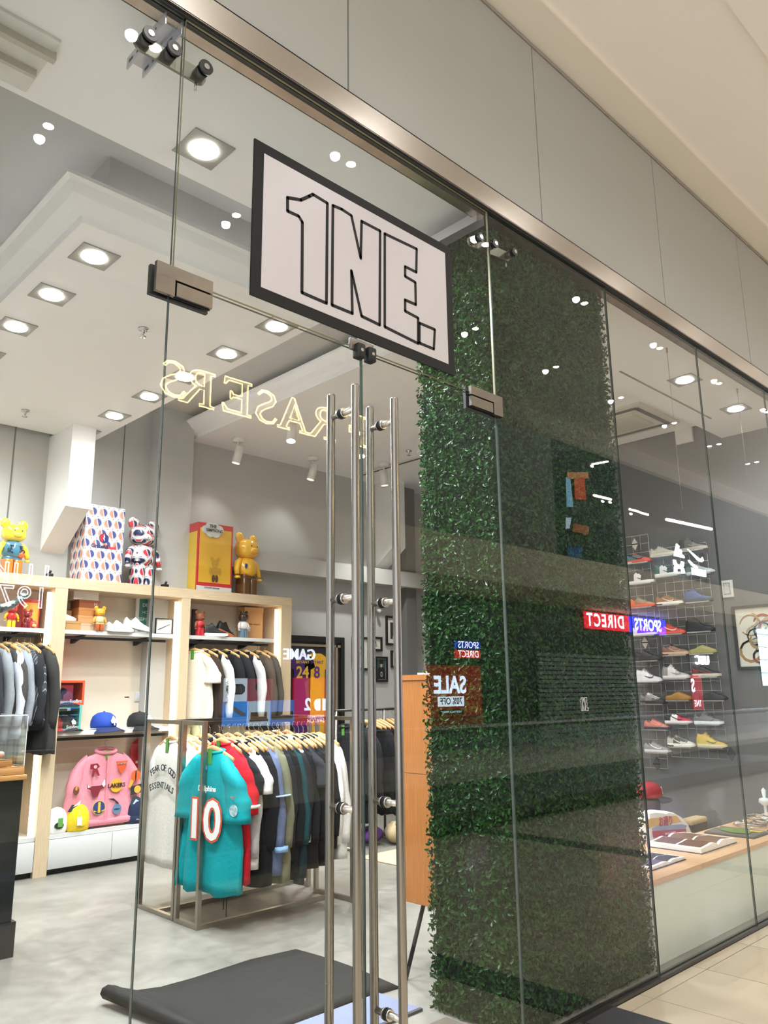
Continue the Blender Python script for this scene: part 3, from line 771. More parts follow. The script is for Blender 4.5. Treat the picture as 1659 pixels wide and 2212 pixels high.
def shoe_proto(kind):
    """toe towards local +x, side shown is -y; origin under the middle of the sole"""
    L = .30
    if kind == 'high': top = [(0, .10), (.012, .138), (.04, .127), (.07, .132), (.098, .158), (.125, .128), (.155, .095), (.19, .073), (.23, .06), (.265, .052), (.295, .035)]
    elif kind == 'slide': top = [(0, .045), (.03, .055), (.07, .062), (.11, .085), (.15, .098), (.19, .085), (.23, .066), (.26, .055), (.285, .045), (.297, .03)]
    elif kind == 'run': top = [(0, .085), (.015, .108), (.045, .083), (.075, .085), (.10, .125), (.125, .108), (.155, .092), (.19, .076), (.23, .062), (.27, .05), (.297, .034)]
    else: top = [(0, .075), (.015, .097), (.045, .073), (.075, .075), (.10, .118), (.125, .102), (.155, .085), (.19, .068), (.23, .056), (.268, .048), (.296, .032)]
    hw = [(.0, .026), (.03, .036), (.08, .037), (.13, .04), (.19, .047), (.24, .046), (.28, .034), (.3, .014)]
    def W(x):
        for (a, b), (c, d) in zip(hw, hw[1:]):
            if x <= c: return b+(d-b)*(x-a)/(c-a)
        return hw[-1][1]
    sh = .036 if kind in ('run', 'high') else .03
    t = bpy.data.objects.new('sneaker', None); col.objects.link(t)
    rings = []
    for i, x in enumerate((0, .008, .03, .08, .13, .19, .24, .28, .295, .302)):
        k = W(min(x, .298))+.005; k = k if 0 < i < 9 else k*.6
        lift = .012*max(0, (x-.22)/.08)**2+(.006 if x < .01 else 0)
        rings.append([Vector((x-L/2, k, lift)), Vector((x-L/2, k*1.03, lift+sh*.5)), Vector((x-L/2, k*.97, sh)), Vector((x-L/2, -k*.97, sh)), Vector((x-L/2, -k*1.03, lift+sh*.5)), Vector((x-L/2, -k, lift))])
    def smf(i, j): return 1 if (kind == 'run' and i in (1, 2) and j in (0, 4)) else 0
    MB().loft(rings, mf=smf, sm=False).build('sole', [WHITEP, WHITEP], t, local=True)
    rings = []
    for x, h in top:
        rings.append([Vector((x-L/2, y, z)) for y, z in arch(W(x), sh-.004, h)])
    def mf(i, j):
        x = top[i][0]
        if x >= .145 and (kind != 'run' or j in (0, 7) or x >= .22): return 1
        if x < .05: return 2
        if kind != 'slide' and .02 <= x < .1 and 3 <= j <= 4: return 3
        if x < .12 and j in (2, 5): return 3
        if .1 <= x < .2 and 3 <= j <= 4: return 3
        return 0
    n = 9; m = MB(); k0 = 0
    m.v = [tuple(q) for r in rings for q in r]
    for i in range(len(rings)-1):
        for j in range(n-1):
            a = i*n+j; m.f.append([a, a+n, a+n+1, a+1]); m.m.append(mf(i, j)); m.sm.append(True)
    m.f.append(list(range(n))); m.m.append(2); m.sm.append(False)
    q = (len(rings)-1)*n; m.f.append([q+j for j in range(n)][::-1]); m.m.append(1); m.sm.append(False)
    m.build('upper', [WHITEP]*4, t, local=True)
    if kind != 'slide':
        m = MB()
        for k in range(4):
            x = .118+.022*k
            h = [b for a, b in top if a <= x+.012][-1]*.5+[b for a, b in top if a >= x][0]*.5
            m.tube([(x-L/2, .02, h-.008), (x-L/2+.004, 0, h+.006), (x-L/2, -.02, h-.008)], .0035, 6)
        m.build('laces', WHITEP, t, local=True)
        # curved side stripe on both flanks
        cur = [(-.085, .058), (-.06, .044), (-.03, .043), (.005, .052), (.04, .068), (.075, .088)]; low = [(.04, .058), (.005, .042), (-.03, .032), (-.065, .034)]
        if kind == 'high': cur = [(a, b+.006) for a, b in cur]; low = [(a, b+.006) for a, b in low]
        m = MB()
        for s in (-1, 1):
            poly = [(-a*1.0-.012, b) for a, b in cur+low]
            vs = []
            for a, b in poly:
                yy = W(a+L/2)*(1-max(0, (b-.04))*5.2)+.003
                vs.append(Vector((a, s*yy, b+.006)))
            f = list(range(len(vs)))
            vs2 = [v_+Vector((0, -s*.004, 0)) for v_ in vs]; nn = len(vs)
            m.add(vs+vs2, [f if s < 0 else f[::-1], [i+nn for i in (f[::-1] if s < 0 else f)]]+[(i, (i+1) % nn, nn+(i+1) % nn, nn+i) for i in f])
        m.build('side_stripe', WHITEP, t, local=True)
    return t
def shoe(kind, loc, rz, label, cols, group=None, s=1.0, cat='shoe', name='sneaker', tilt=None):
    """cols: sole, heel-panel of sole, quarter, toe, heel, collar, laces, stripe"""
    if kind not in SHOE:
        t = shoe_proto(kind); SHOE[kind] = t
    else: t = dup(SHOE[kind])
    t.name = name; t.location = loc; t.rotation_euler = tilt or (0, 0, rz); t.scale = (s, s, s); t['label'] = label; t['category'] = cat
    if group: t['group'] = group
    mm = [mat(c, .5, var=.07, nscale=40) for c in cols]
    for c in t.children:
        k = c.name.split('.')[0]
        if k == 'sole': paint(c, mm[0:2])
        elif k == 'upper': paint(c, mm[2:6])
        elif k == 'laces': paint(c, [mm[6]])
        else: paint(c, [mm[7]])
    return t

# ================================================================ shelving along the back wall
YF = 5.07; YP = 5.49
POSTS = ((1.72, 1.84), (2.94, 3.06), (4.275, 4.375), (5.575, 5.72))
STRIP = mat('fff6e6', .4, emit='fff0d8', es=LED)
def bay(name, x0, x1, label, lower):
    t = thing(name, label, 'shelving', ((x0+x1)/2, YF, 0))
    MB().box(x0, x1, YP, YP+.02, .33, 2.56).build('back_panel', BACKP, t)
    MB().box(x0, x1, YF+.06, YP, 2.12, 2.158).build('shelf', WHITELAM, t)
    r = MB().box(x0+.01, x1-.12, YF+.09, YF+.115, 2.075, 2.1).build('hanging_rail', BLACKM, t)
    for f in (.2, .75):
        x = x0+(x1-x0)*f
        MB().prism([(YF+.1, 2.118), (YP, 2.118), (YP, 2.05), (YP-.04, 2.05)], (x-.012, 0, 0), EY, EZ, (.024, 0, 0)).build('bracket', BLACKM, t)
    MB().box(x0, x1, YF+.02, YP, .30, .335).build('base_top', WHITELAM, t)
    MB().box(x0, x1, YF+.03, YP, .045, .30).build('base_carcass', WHITELAM, t)
    mid = x0+(x1-x0)*.49
    MB().rbox(x0+.003, mid-.002, YF+.002, YF+.028, .05, .296, .003).build('base_door', WHITELAM, t)
    MB().rbox(mid+.002, x1-.003, YF+.002, YF+.028, .05, .296, .003).build('base_door', WHITELAM, t)
    MB().box(x0, x1, YF+.05, YP, 0, .045).build('toe_kick', BLACKM, t)
    MB().box(x1-.045, x1-.012, YF+.05, YF+.075, .34, 2.5).build('light_strip', STRIP, t)
    if lower:
        MB().box(x0, x1, YF+.06, YP, 1.185, 1.225).build('shelf', WHITELAM, t)
        MB().box(x0+.01, x1-.02, YF+.09, YF+.115, 1.14, 1.165).build('hanging_rail', BLACKM, t)
    return t
fr = thing('oak_surround', 'pale oak frame of posts and top fascia around the lit shelving bays', 'frame', (3.7, YF, 0))
for a, b in POSTS: MB().box(a, b, YF, YP+.03, 0, 2.54).build('post', OAK, fr)
MB().box(1.72, 4.0, YF-.002, YP+.03, 2.54, 2.64).box(4.002, 5.72, YF-.002, YP+.03, 2.54, 2.64).build('fascia', OAKH, fr)
bay('shelving_bay', 1.84, 2.94, 'lit cream shelving bay at the left photo edge with striped jackets', False)
bay('shelving_bay', 3.06, 4.275, 'lit cream shelving bay in the middle with caps and the pink jacket', True)
bay('shelving_bay', 4.375, 5.575, 'lit cream shelving bay on the right with dark jackets hanging', False)
TOP = 2.642
def onx(px, py, Y): return at(px, py, 'y', Y).x
# small black spotlights clipped on the fascia
for px, lab in ((105, 'small black clip on the fascia beside the yellow and blue toy bear'), (357, 'small black clip on the fascia right of the patterned bear')):
    x = onx(px, 1258, YF+.05)
    t = thing('clip_light', lab, 'clip', (x, YF+.05, TOP))
    MB().rbox(x-.03, x+.03, YF+.02, YF+.09, TOP, TOP+.03, .006).build('base', BLACKM, t)
    MB().tube([(x, YF+.05, TOP+.03), (x+.01, YF+.04, TOP+.06)], .012, 8).build('knuckle', BLACKM, t)
# toys and boxes on top
def roundel_mat(key, s, bg='e9e4e2', red='c9353f', blue='1d2a52', redb=None, ux=1.0):
    m = bpy.data.materials.new('roundels'); m.use_nodes = True; nt = m.node_tree; b = nt.nodes['Principled BSDF']
    (x, y, z), _ = coords(nt)
    u = (x+y*.9)*(1/s); v = z*(1/s)
    row = v.floor(); u2 = u+row.mod(2.0)*.5
    fu = u2.fract()-.5; fv = v.fract()-.5
    r = (fu*fu+fv*fv).sqrt()
    zig = ((fv*9.0).fract()-.5)*.07
    side = (fu+fv*.25+zig)
    c = mixc(nt, side > 0.0, lin(red), lin(blue))
    c = mixc(nt, (side.abs()) < .035, c, S_const(nt, bg))
    inn = mixc(nt, r < .375, S_const(nt, bg), c)
    ring = ((r-.42).abs()) < .014
    c2 = mixc(nt, ring, inn, S_const(nt, '4a4350'))
    # small diamonds between the discs
    gu = (u2+.5).fract()-.5; gv = (v+.5).fract()-.5
    dia = (gu.abs()+gv.abs()) < .09
    c3 = mixc(nt, dia, c2, S_const(nt, '2a2c4c'))
    nt.links.new(c3.v, b.inputs['Base Color']); b.inputs['Roughness'].default_value = .2; b.inputs['Coat Weight'].default_value = .3
    return m
def S_const(nt, c):
    n = nt.nodes.new('ShaderNodeRGB'); n.outputs[0].default_value = (*lin(c), 1); return S(nt, n.outputs[0])
YT = 5.27
bx = onx(22, 1240, YT)
b1 = toy_bear('toy_bear', (bx, YT, TOP), .56, 'tall glossy yellow toy bear in a blue vest with orange legs at the left edge', ('f0d53a', '4f8298', 'ecd23c', 'e8792a', '4b7f97'), rz=.15)
tx = MB(); add_text(tx, 'TUNE', (0, -.071, .255), EX, EZ, .05, bold=.002); add_text(tx, 'SQUAD', (0, -.071, .222), EX, EZ, .05, bold=.002); o = tx.build('lettering', mat('17202c', .4), b1, local=True)
MB().ell((.058, -.055, .20), .035, .02, .035).build('orange_print', mat('ee6a3c', .2), b1, local=True)
xL, xM, xR = onx(163, 1240, 5.42), onx(177, 1240, 5.16), onx(262, 1240, 5.16)
def pbox(name, x0, x1, y0, y1, z0, z1, m_, label, cat='box', lid=None):
    t = thing(name, label, cat, ((x0+x1)/2, (y0+y1)/2, z0))
    MB().box(x0, x1, y0, y1, z0, z1).build('carton', m_, t)
    return t
zt = at(245, 1096, 'y', 5.16).z
pb = pbox('display_box', xM, xR, 5.16, 5.46, TOP, zt, roundel_mat('box', .108, red='d98a72', blue='4a4f86'), 'tall white box printed with red and blue roundels beside its matching bear')
q = MB(); cx_, cz_ = at(225, 1163, 'y', 5.155).x, at(225, 1163, 'y', 5.155).z
q.prism([(.05*math.cos(a), .05*math.sin(a)) for a in [2*PI*k/28 for k in range(28)]], (cx_, 5.159, cz_), EX, EZ, (0, -.001, 0), 0)
q.prism([(.044*math.cos(a), .044*math.sin(a)) for a in [PI*.42+PI*k/14 for k in range(15)]], (cx_, 5.158, cz_), EX, EZ, (0, -.001, 0), 1)
q.prism([(.044*math.cos(a), .044*math.sin(a)) for a in [-PI*.58+PI*k/14 for k in range(15)]], (cx_, 5.158, cz_), EX, EZ, (0, -.001, 0), 2)
q.prism([(-.004, .044), (.012, .012), (.002, .010), (.012, -.03), (-.012, .004), (-.003, .006)], (cx_, 5.157, cz_), EX, EZ, (0, -.001, 0), 3)
q.build('emblem', [mat('22305e', .3), mat('b52c36', .3), mat('233a78', .3), WHITEP], pb)
q = MB(); add_text(q, 'Grateful', (cx_-.04, 5.158, cz_-.085), EX, EZ, .052, bold=.002); q.build('lettering', mat('27325e', .4), pb)
q = MB(); add_text(q, 'Dead', (cx_+.075, 5.158, cz_-.085), EX, EZ, .052, bold=.002); q.build('lettering', mat('c0404a', .4), pb)
b2x = onx(305, 1250, YT)
RB = roundel_mat('bear', .10)
toy_bear('toy_bear', (b2x, YT, TOP), at(305, 1117, 'y', YT).z-TOP+.02, 'toy bear covered all over in red, white and blue roundels', (RB, RB, RB, RB, RB), rz=.1, eyes=False)
x0, x1 = onx(424, 1260, 5.17), onx(500, 1260, 5.17); zt = at(470, 1133, 'y', 5.17).z
RED = mat('c22a30', .3, var=.03)
sbx = thing('display_box', 'red toy box with yellow window and white speech cloud, tallest red box', 'box', ((x0+x1)/2, 5.3, TOP))
MB().box(x0, x1, 5.17, 5.45, TOP, zt).build('carton', RED, sbx)
MB().box(x0+.02, x1-.02, 5.167, 5.17, TOP+.1, zt-.06).build('window_print', mat('d8a52c', .25, var=.1, nscale=3), sbx)
MB().box(x0, x1, 5.167, 5.17, TOP, TOP+.06).build('white_panel', WHITELAM, sbx)
q = MB(); add_text(q, 'CYCLOPS WIGGUM', ((x0+x1)/2-.03, 5.1665, TOP+.042), EX, EZ, .022, bold=.0006); q.build('lettering', BLACKR, sbx)
MB().box(x0-.002, x0, 5.19, 5.44, TOP+.02, zt-.1).build('side_print', mat('d8b23e', .3), sbx)
q = MB(); c = Vector(((x0+x1)/2-.045, 5.165, zt-.075))
for dx_, dz_, r_q in ((-.09, .0, .045), (-.04, .035, .05), (.02, .035, .05), (.075, .01, .05), (.03, -.035, .05), (-.04, -.035, .05), (0, 0, .06)):
    q.prism([(dx_+r_q*1.15*math.cos(a), dz_+r_q*math.sin(a)) for a in [2*PI*k/16 for k in range(16)]], c+Vector((0, -.0002*len(q.f), 0)), EX, EZ, (0, -.002, 0))
q.build('cloud', WHITELAM, sbx)
q = MB(); add_text(q, 'THE', c+Vector((-.02, -.035, .035)), EX, EZ, .05, bold=.001); add_text(q, 'SIMPSONS', c+Vector((0, -.035, -.012)), EX, EZ, .047, bold=.0008); q.build('lettering', BLACKR, sbx)
q = MB(); c = Vector(((x0+x1)/2, 5.1655, TOP+.11))   # plain bear silhouette printed in the window
k = .30
for cx2, cz2, rx, rz_ in ((0, .70, .15, .15), (-.14, .86, .07, .07), (.14, .86, .07, .07), (0, .42, .15, .17), (-.2, .4, .05, .14), (.2, .4, .05, .14), (-.07, .13, .065, .14), (.07, .13, .065, .14)):
    q.prism([((cx2+rx*math.cos(a))*k, (cz2+rz_*math.sin(a))*k) for a in [2*PI*j/16 for j in range(16)]], c+Vector((0, -.0002*len(q.f)*.3, 0)), EX, EZ, (0, -.001, 0), 1 if cz2 < .2 else 0)
q.build('printed_silhouette', [mat('b58a2e', .4), mat('5a3a24', .4)], sbx)
b3x = onx(531, 1270, YT)
b3 = toy_bear('toy_bear', (b3x, YT, TOP), at(531, 1150, 'y', YT).z-TOP+.02, 'glossy yellow toy bear with brown legs beside the red box', ('eeb52c', 'edb52e', 'eeb52c', '6d4a2a', '6d4a2a'), rz=.25)
MB().ell((-.10, -.085, .335), .022, .012, .03).build('blue_patch', mat('2d4a8c', .3), b3, local=True)

# ---- left bay: red toys, box, jackets
YS = 5.25; SH = 2.159
x = onx(22, 1360, 5.2)
toy_bear('toy_bear', (x, 5.2, SH), .24, 'small red toy bear with yellow limbs in front of the red window box', ('c5302f', 'c8322f', 'e3b92c', 'e5bb2c', 'c8322f'))
x0, x1 = onx(45, 1355, 5.3), onx(84, 1355, 5.3)
t = thing('display_box', 'small red window box holding a dark red toy bear', 'box', ((x0+x1)/2, 5.35, SH))
zt = at(70, 1295, 'y', 5.3).z
MB().box(x0, x1, 5.31, 5.46, SH, zt).build('carton', RED, t)
MB().box(x0+.012, x1-.012, 5.307, 5.31, SH+.05, zt-.03).build('window_print', mat('d9a83a', .3), t)
MB().box(x0+.02, x1-.02, 5.306, 5.31, SH+.005, SH+.04).build('label_print', mat('d27a86', .4), t)
x = onx(55, 1358, 5.28)
toy_bear('toy_bear', (x, 5.25, SH), .19, 'dark red toy bear standing against its window box', ('8e2a2e', '8b2a30', '8e2a2e', '7a2228', '7a2228'))
x = onx(70, 1360, 5.16)
t = thing('key_charm', 'small round red and yellow charm on the shelf edge', 'charm', (x, 5.15, SH))
MB().ell((x, 5.15, SH+.035), .035, .03, .035).build('body', mat('cf3a34', .3), t)
MB().ell((x, 5.125, SH+.022), .02, .015, .016).build('belly', mat('e7c06a', .3), t)
STR = None
def stripe_mat(a, b, s):
    m = bpy.data.materials.new('striped_cloth'); m.use_nodes = True; nt = m.node_tree; bb = nt.nodes['Principled BSDF']
    (x, y, z), _ = coords(nt)
    f = ((y+z*.25)*(1/s)).fract() < .16
    nt.links.new(mixc(nt, f, lin(a), lin(b)).v, bb.inputs['Base Color']); bb.inputs['Roughness'].default_value = .85
    return m
def plaid_mat():
    m = bpy.data.materials.new('plaid_cloth'); m.use_nodes = True; nt = m.node_tree; bb = nt.nodes['Principled BSDF']
    (x, y, z), _ = coords(nt)
    f = ((y*14).fract() < .35); g = ((z*14).fract() < .35)
    c = mixc(nt, (f+g)*.5, lin('8b8f7c'), lin('3d4437'))
    nt.links.new(c.v, bb.inputs['Base Color']); bb.inputs['Roughness'].default_value = .85
    return m
HR = 1.99; YH = 5.2
GL = 'jackets hanging in the left bay'
seq = [(-28, 'coat', '34363a', 'charcoal coat at the far left of the left bay rail'), (-8, 'shirt', '8a8d90', 'mid grey shirt at the photo edge on the left bay rail'), (12, 'jacket', '4a4642', 'dark taupe jacket at the left photo edge, beside the white shirt'),
       (22, 'shirt', 'c9cbd2', 'pale blue-grey shirt hanging in the left bay'), (36, 'knit', '8f9298', 'grey hooded top hanging left of the pinstriped jacket'), (52, 'jacket', None, 'dark pinstriped jacket hanging in the left bay'),
       (64, 'jacket', '2c2c2e', 'plain black jacket behind the puffy dark one'), (88, 'coat', '3a3836', 'puffy dark grey hooded jacket at the right end of the left bay rail')]
for i, (px, kind, c, lab) in enumerate(seq):
    x = onx(px, 1400, YH)
    m_ = cloth(c) if c else stripe_mat('3a3b40', '9a9ca4', .028)
    garment((x, YH, HR), .12+.1*(i % 3), lab, GL, kind, [m_], seed=i)
x = onx(50, 1500, YH)
t = garment((x-.1, 5.22, 1.62), .1, 'green and grey plaid shirt hanging low behind the jackets', GL, 'shirt', [plaid_mat()], seed=1, hang=False)
MB().box(1.86, 2.86, 5.2, 5.215, 1.62, 1.64).build('hanging_rail', BLACKM, bpy.data.objects['shelving_bay'])

# ---- middle bay, upper shelf
def shoebox(x0, x1, z0, h, y0, y1, c, label, txt=None, lidc=None):
    t = thing('shoe_box', label, 'box', ((x0+x1)/2, (y0+y1)/2, z0), 0, 'stacked shoe boxes on the middle shelf')
    MB().box(x0, x1, y0, y1, z0, z0+h*.78).build('tray', mat(c, .6), t)
    MB().box(x0-.003, x1+.003, y0-.003, y1+.003, z0+h*.72, z0+h).build('lid', mat(lidc or c, .6), t)
    if txt: q = MB(); add_text(q, txt, (x1-.04, y0-.0035, z0+h*.5), EX, EZ, .045); q.build('lettering', WHITELAM, t)
    return t
YX = 5.2
a, b = onx(168, 1350, YX), onx(212, 1350, YX)
for k, (c, txt, lab) in enumerate((('cfb08f', 'K', 'beige shoe box marked K at the bottom of the stack'), ('d39a63', 'I', 'tan shoe box marked I, second from the bottom'), ('c27f43', 'T', 'orange-brown shoe box marked T'), ('9a5430', 'H', 'dark brown shoe box marked H under the white box'))):
    shoebox(a, b, SH+.075*k, .074, YX, YX+.2, c, lab, txt)
shoebox(onx(158, 1320, YX), b-.01, SH+.302, .085, YX+.01, YX+.21, 'f2ece2', 'white shoe box on top of the brown stack')
a, b = onx(137, 1350, YX), onx(169, 1350, YX)
shoebox(max(a, 3.07), b, SH, .085, YX-.06, YX+.12, 'b98a52', 'open kraft shoe box with a pale pink trainer', lidc='b98a52')
MB_ = MB().box(3.07, b-.02, YX+.13, YX+.15, SH, SH+.2); o = tag(MB_.build('box_lid', mat('b08350', .6), None, loc=(3.12, YX+.14, SH)), 'kraft box lid standing behind the pink trainer', 'lid')
shoe('run', (b-.14, YX+.02, SH+.087), 0, 'pale pink trainer on the open kraft box', ['f3dfe0', 'f3dfe0', 'ecd0d4', 'f0dadc', 'ecd0d4', 'f3e6e6', 'ffffff', 'f6eaea'], s=.8)
x = onx(214, 1355, 5.14)
toy_bear('toy_bear', (x, 5.14, SH), .255, 'small toy bear with orange head, cream vest and brown leg by the shoe boxes', ('e0a22c', 'e7d29a', 'd9a04a', 'b65a2c', 'e0c98e'))
shoe('low', (onx(260, 1355, 5.14), 5.14, SH+.0), .12, 'white low trainer lying flat left of its pair', ['f4f2ee', 'f4f2ee', 'efedea', 'f2f0ec', 'e9e7e4', 'dedcd8', 'f6f4f0', 'dcdad6'], 'pair of white trainers', s=.98)
shoe('low', (onx(296, 1350, 5.16), 5.16, SH+.035), 0, 'white low trainer tilted onto its pair', ['f4f2ee', 'f4f2ee', 'efedea', 'f2f0ec', 'e9e7e4', 'dedcd8', 'f6f4f0', 'dcdad6'], 'pair of white trainers', s=.98, tilt=(.0, .22, -.15))
def frame_thing(name, x0, x1, z0, z1, y, label, fc, ic, fw=.025, cat='picture', d=.02):
    t = thing(name, label, cat, ((x0+x1)/2, y, z0))
    m = MB().box(x0, x1, y-d, y, z1-fw, z1).box(x0, x1, y-d, y, z0, z0+fw).box(x0, x0+fw, y-d, y, z0+fw, z1-fw).box(x1-fw, x1, y-d, y, z0+fw, z1-fw)
    m.build('frame', fc, t)
    MB().box(x0+fw, x1-fw, y-.008, y-.002, z0+fw, z1-fw).build('picture', ic, t)
    return t
x0, x1 = onx(290, 1350, 5.42), onx(352, 1350, 5.42); zt = at(320, 1288, 'y', 5.42).z
t = frame_thing('notice_board', x0, x1, SH, zt, 5.42, 'white framed green board with a handwritten holiday notice', WHITELAM, mat('2f6a60', .6, var=.06), .035, 'sign')
q = MB()
for k, s_ in enumerate(('DERBYE', 'HOLIDAY', 'SEPT - OCT')):
    add_text(q, s_, ((x0+x1)/2, 5.411, zt-.1-.075*k), EX, EZ, .05 if k != 1 else .04)
q.build('lettering', mat('cfe0d6', .7), t)
x0, x1 = onx(334, 1360, 5.2), onx(371, 1360, 5.2); zt = at(352, 1338, 'y', 5.2).z
t = frame_thing('small_frame', x0, x1, SH, zt+.01, 5.2, 'small black framed print with a grey scribble leaning beside the white trainers', BLACKM, WHITELAM, .008)
q = MB()
for k in range(6): q.prism([(0, 0), (.03, .012), (.032, .02), (.002, .01)], (x0+.03+.022*k, 5.191, SH+.04+.01*k), EX, EZ, (0, -.001, 0))
q.build('print', mat('5a5a5c', .7), t)
# ---- middle bay, lower shelf
S2 = 1.226
def capcase(px0, px1, z0, h, c, label, capc, y0=5.14):
    x0, x1 = max(3.065, onx(px0, 1500, y0)), onx(px1, 1500, y0)
    t = thing('cap_case', label, 'display case', ((x0+x1)/2, y0+.13, z0), 0, 'stacked clear-fronted cap cases')
    e = .02; m_ = mat(c, .35, var=.03); y1 = y0+.26
    MB().box(x0, x1, y0, y1, z0, z0+e).box(x0, x1, y0, y1, z0+h-e, z0+h).box(x0, x0+e, y0, y1, z0+e, z0+h-e).box(x1-e, x1, y0, y1, z0+e, z0+h-e).box(x0+e, x1-e, y1-e, y1, z0+e, z0+h-e).build('shell', m_, t)
    MB().box(x0+e, x1-e, y0+.004, y0+.008, z0+e, z0+h-e).build('clear_door', ACRYL, t)
    q = MB(); add_text(q, 'SupBro', (x1-.075, y0+.003, z0+.035), EX, EZ, .04, bold=.001); q.build('lettering', WHITELAM, t)
    return ((x0+x1)/2, y0+.13)
cx1 = capcase(122, 182, S2+.235, .225, 'f0592e', 'orange cap case stacked on the turquoise one', '20263f')
cap((cx1[0]-.03, cx1[1]+.0, S2+.258), .15, 'dark navy cap inside the orange case', mat('252a44', .8), s=1.1)
cx2 = capcase(120, 179, S2, .232, '63b7ad', 'turquoise cap case under the orange one', '')
cap((cx2[0]+.03, cx2[1]+.0, S2+.024), .3, 'black cap with a pale patch inside the turquoise case', mat('26262a', .8), s=1.05, patch=[[(-.02, -.02), (.02, -.02), (.024, .01), (0, .03), (-.024, .01)]])
cap((cx2[0]-.1, cx2[1]-.02, S2+.024), -.3, 'red cap beside the black cap in the turquoise case', mat('b0242c', .8), s=.95)
SPADE = [[(-.004, -.032), (.004, -.032), (.006, -.01), (.024, -.016), (.03, .002), (.014, .022), (0, .042), (-.014, .022), (-.03, .002), (-.024, -.016), (-.006, -.01)]]
CLUB = [[(.02*math.cos(a)+x_, .02*math.sin(a)+y_) for a in [2*PI*k/12 for k in range(12)]] for x_, y_ in ((-.018, .0), (.018, .0), (0, .026), (0, -.018))]
cap((onx(223, 1570, 5.22), 5.22, S2+.012), .35, 'royal blue baseball cap with a white spade patch', mat('2348a8', .8), mat('1d2a5c', .8), s=1.28, patch=SPADE)
cap((onx(300, 1565, 5.22), 5.22, S2+.012), .45, 'black baseball cap with a white club patch beside the door edge', mat('1b1b1d', .8), s=1.22, patch=CLUB)
t = thing('wall_socket', 'small white switch plate on the back panel above the black cap', 'switch', (3.9, YP, 1.5))
c = at(297, 1505, 'y', YP); MB().rbox(c.x-.035, c.x+.035, YP-.012, YP-.001, c.z-.05, c.z+.05, .004).build('plate', WHITELAM, t)
MB().box(c.x-.012, c.x+.012, YP-.016, YP-.01, c.z-.02, c.z+.02).build('rocker', WHITELAM, t)
t = thing('cable_slot', 'short dark slot in the back panel', 'slot', (3.8, YP, 1.5)); c = at(274, 1506, 'y', YP)
MB().box(c.x-.025, c.x+.025, YP-.003, YP-.0005, c.z-.006, c.z+.006).build('slot', BLACKM, t)
# ---- middle bay, bottom: jacket, skateboard, beanies
PINK = cloth('e2919e', .7)
px0 = onx(222, 1700, 5.22)
jk = thing('varsity_jacket', 'pink leather jacket covered in basketball club patches', 'jacket', (px0, 5.2, 1.02), 0)
JW = .27
torso_mesh(.64, .58, .075, .09, 4, sh=.235, drop=.07, flat=True).build('torso', PINK, jk, local=True)
jk.children[0].rotation_euler = (0, 0, PI/2)
for s in (-1, 1):
    o = sleeve_mesh(s, .50, .084, .064, 5, sh=.235, out=.10).build('sleeve', PINK, jk, local=True); o.rotation_euler = (0, 0, PI/2)
    pass
MB().tube([(math.cos(a)*.098, math.sin(a)*.045, .005+.02*math.sin(a)) for a in [2*PI*k/20 for k in range(21)]], .018, 8).build('collar', PINK, jk, local=True)
MB().rbox(-.285, .285, -.085, .08, -.665, -.60, .025).build('hem_band', cloth('d8838f'), jk, local=True)
MB().box(-.018, .018, -.083, -.075, -.62, -.04).build('placket', cloth('da8792'), jk, local=True)
MB().box(-.05, .05, .02, .03, -.09, -.005).build('lining', mat('232a24', .8), jk, local=True)
MB().box(-.022, .022, -.052, -.048, -.075, .012).build('green_tag', mat('5a9a3c', .6), jk, local=True)
def patchw(x, z, polys, name='patch'):
    """polys: (points, colour) layers over the jacket front"""
    m = MB(); mats = []
    for i, (pts, c) in enumerate(polys):
        m.prism(pts, (x, -.084-.0022*i, z), EX, EZ, (0, -.002, 0), i); mats.append(mat(c, .6))
    return m.build(name, mats, jk, local=True)
def disc(r, n=20, sx=1, sz=1, ox=0, oz=0): return [(ox+r*sx*math.cos(2*PI*k/n), oz+r*sz*math.sin(2*PI*k/n)) for k in range(n)]
patchw(-.135, -.15, [([(-.05, .045), (.02, .05), (.045, .02), (.02, -.0), (.05, -.06), (.03, -.065), (.0, -.02), (-.012, -.07), (-.03, -.068), (-.022, .0), (-.05, .0)], '8a1f2e'), (disc(.016, oz=.02), 'e9a3ad')])
patchw(.13, -.14, [([(-.06, .045), (.06, .045), (.045, -.0), (.0, -.075), (-.045, 0)], 'd6552c'), ([(-.05, .035), (.05, .035), (.04, .012), (-.04, .012)], '33508f')])
q = MB(); add_text(q, 'KNICKS', (.13, -.0895, -.117), EX, EZ, .028, bold=.001); q.build('patch_lettering', mat('e88a3c', .5), jk, local=True)
patchw(-.12, -.315, [([(-.085, .04), (-.07, .01), (-.045, .012), (.045, .012), (.07, .02), (.085, .075), (.1, .02), (.08, -.015), (.05, -.02), (.025, -.085), (-.02, -.085), (-.05, -.02), (-.08, -.005)], '7d1f30'), ([(.06, .02), (.085, .07), (.095, .02), (.08, -.005)], 'f0ece8'), ([(-.082, .035), (-.068, .012), (-.045, .008), (-.075, 0)], 'f0ece8')])
patchw(.085, -.315, [(disc(.062), 'e2a62a'), (disc(.062, sx=.9, sz=.12), 'c88a20')])
q = MB(); add_text(q, 'LAKERS', (.085, -.0905, -.315), EX, Vector((.0, 0, 1)), .052, bold=.0016); q.build('patch_lettering', mat('2a1b33', .5), jk, local=True)
patchw(-.075, -.50, [(disc(.065), 'c9b27a'), (disc(.058), '22356e'), ([(-.05, -.02), (0, -.04), (.05, -.02), (.045, -.035), (-.045, -.035)], 'e2b53a'), ([(-.012, .05), (.012, .05), (.012, -.045), (-.012, -.045)], 'e2b53a')])
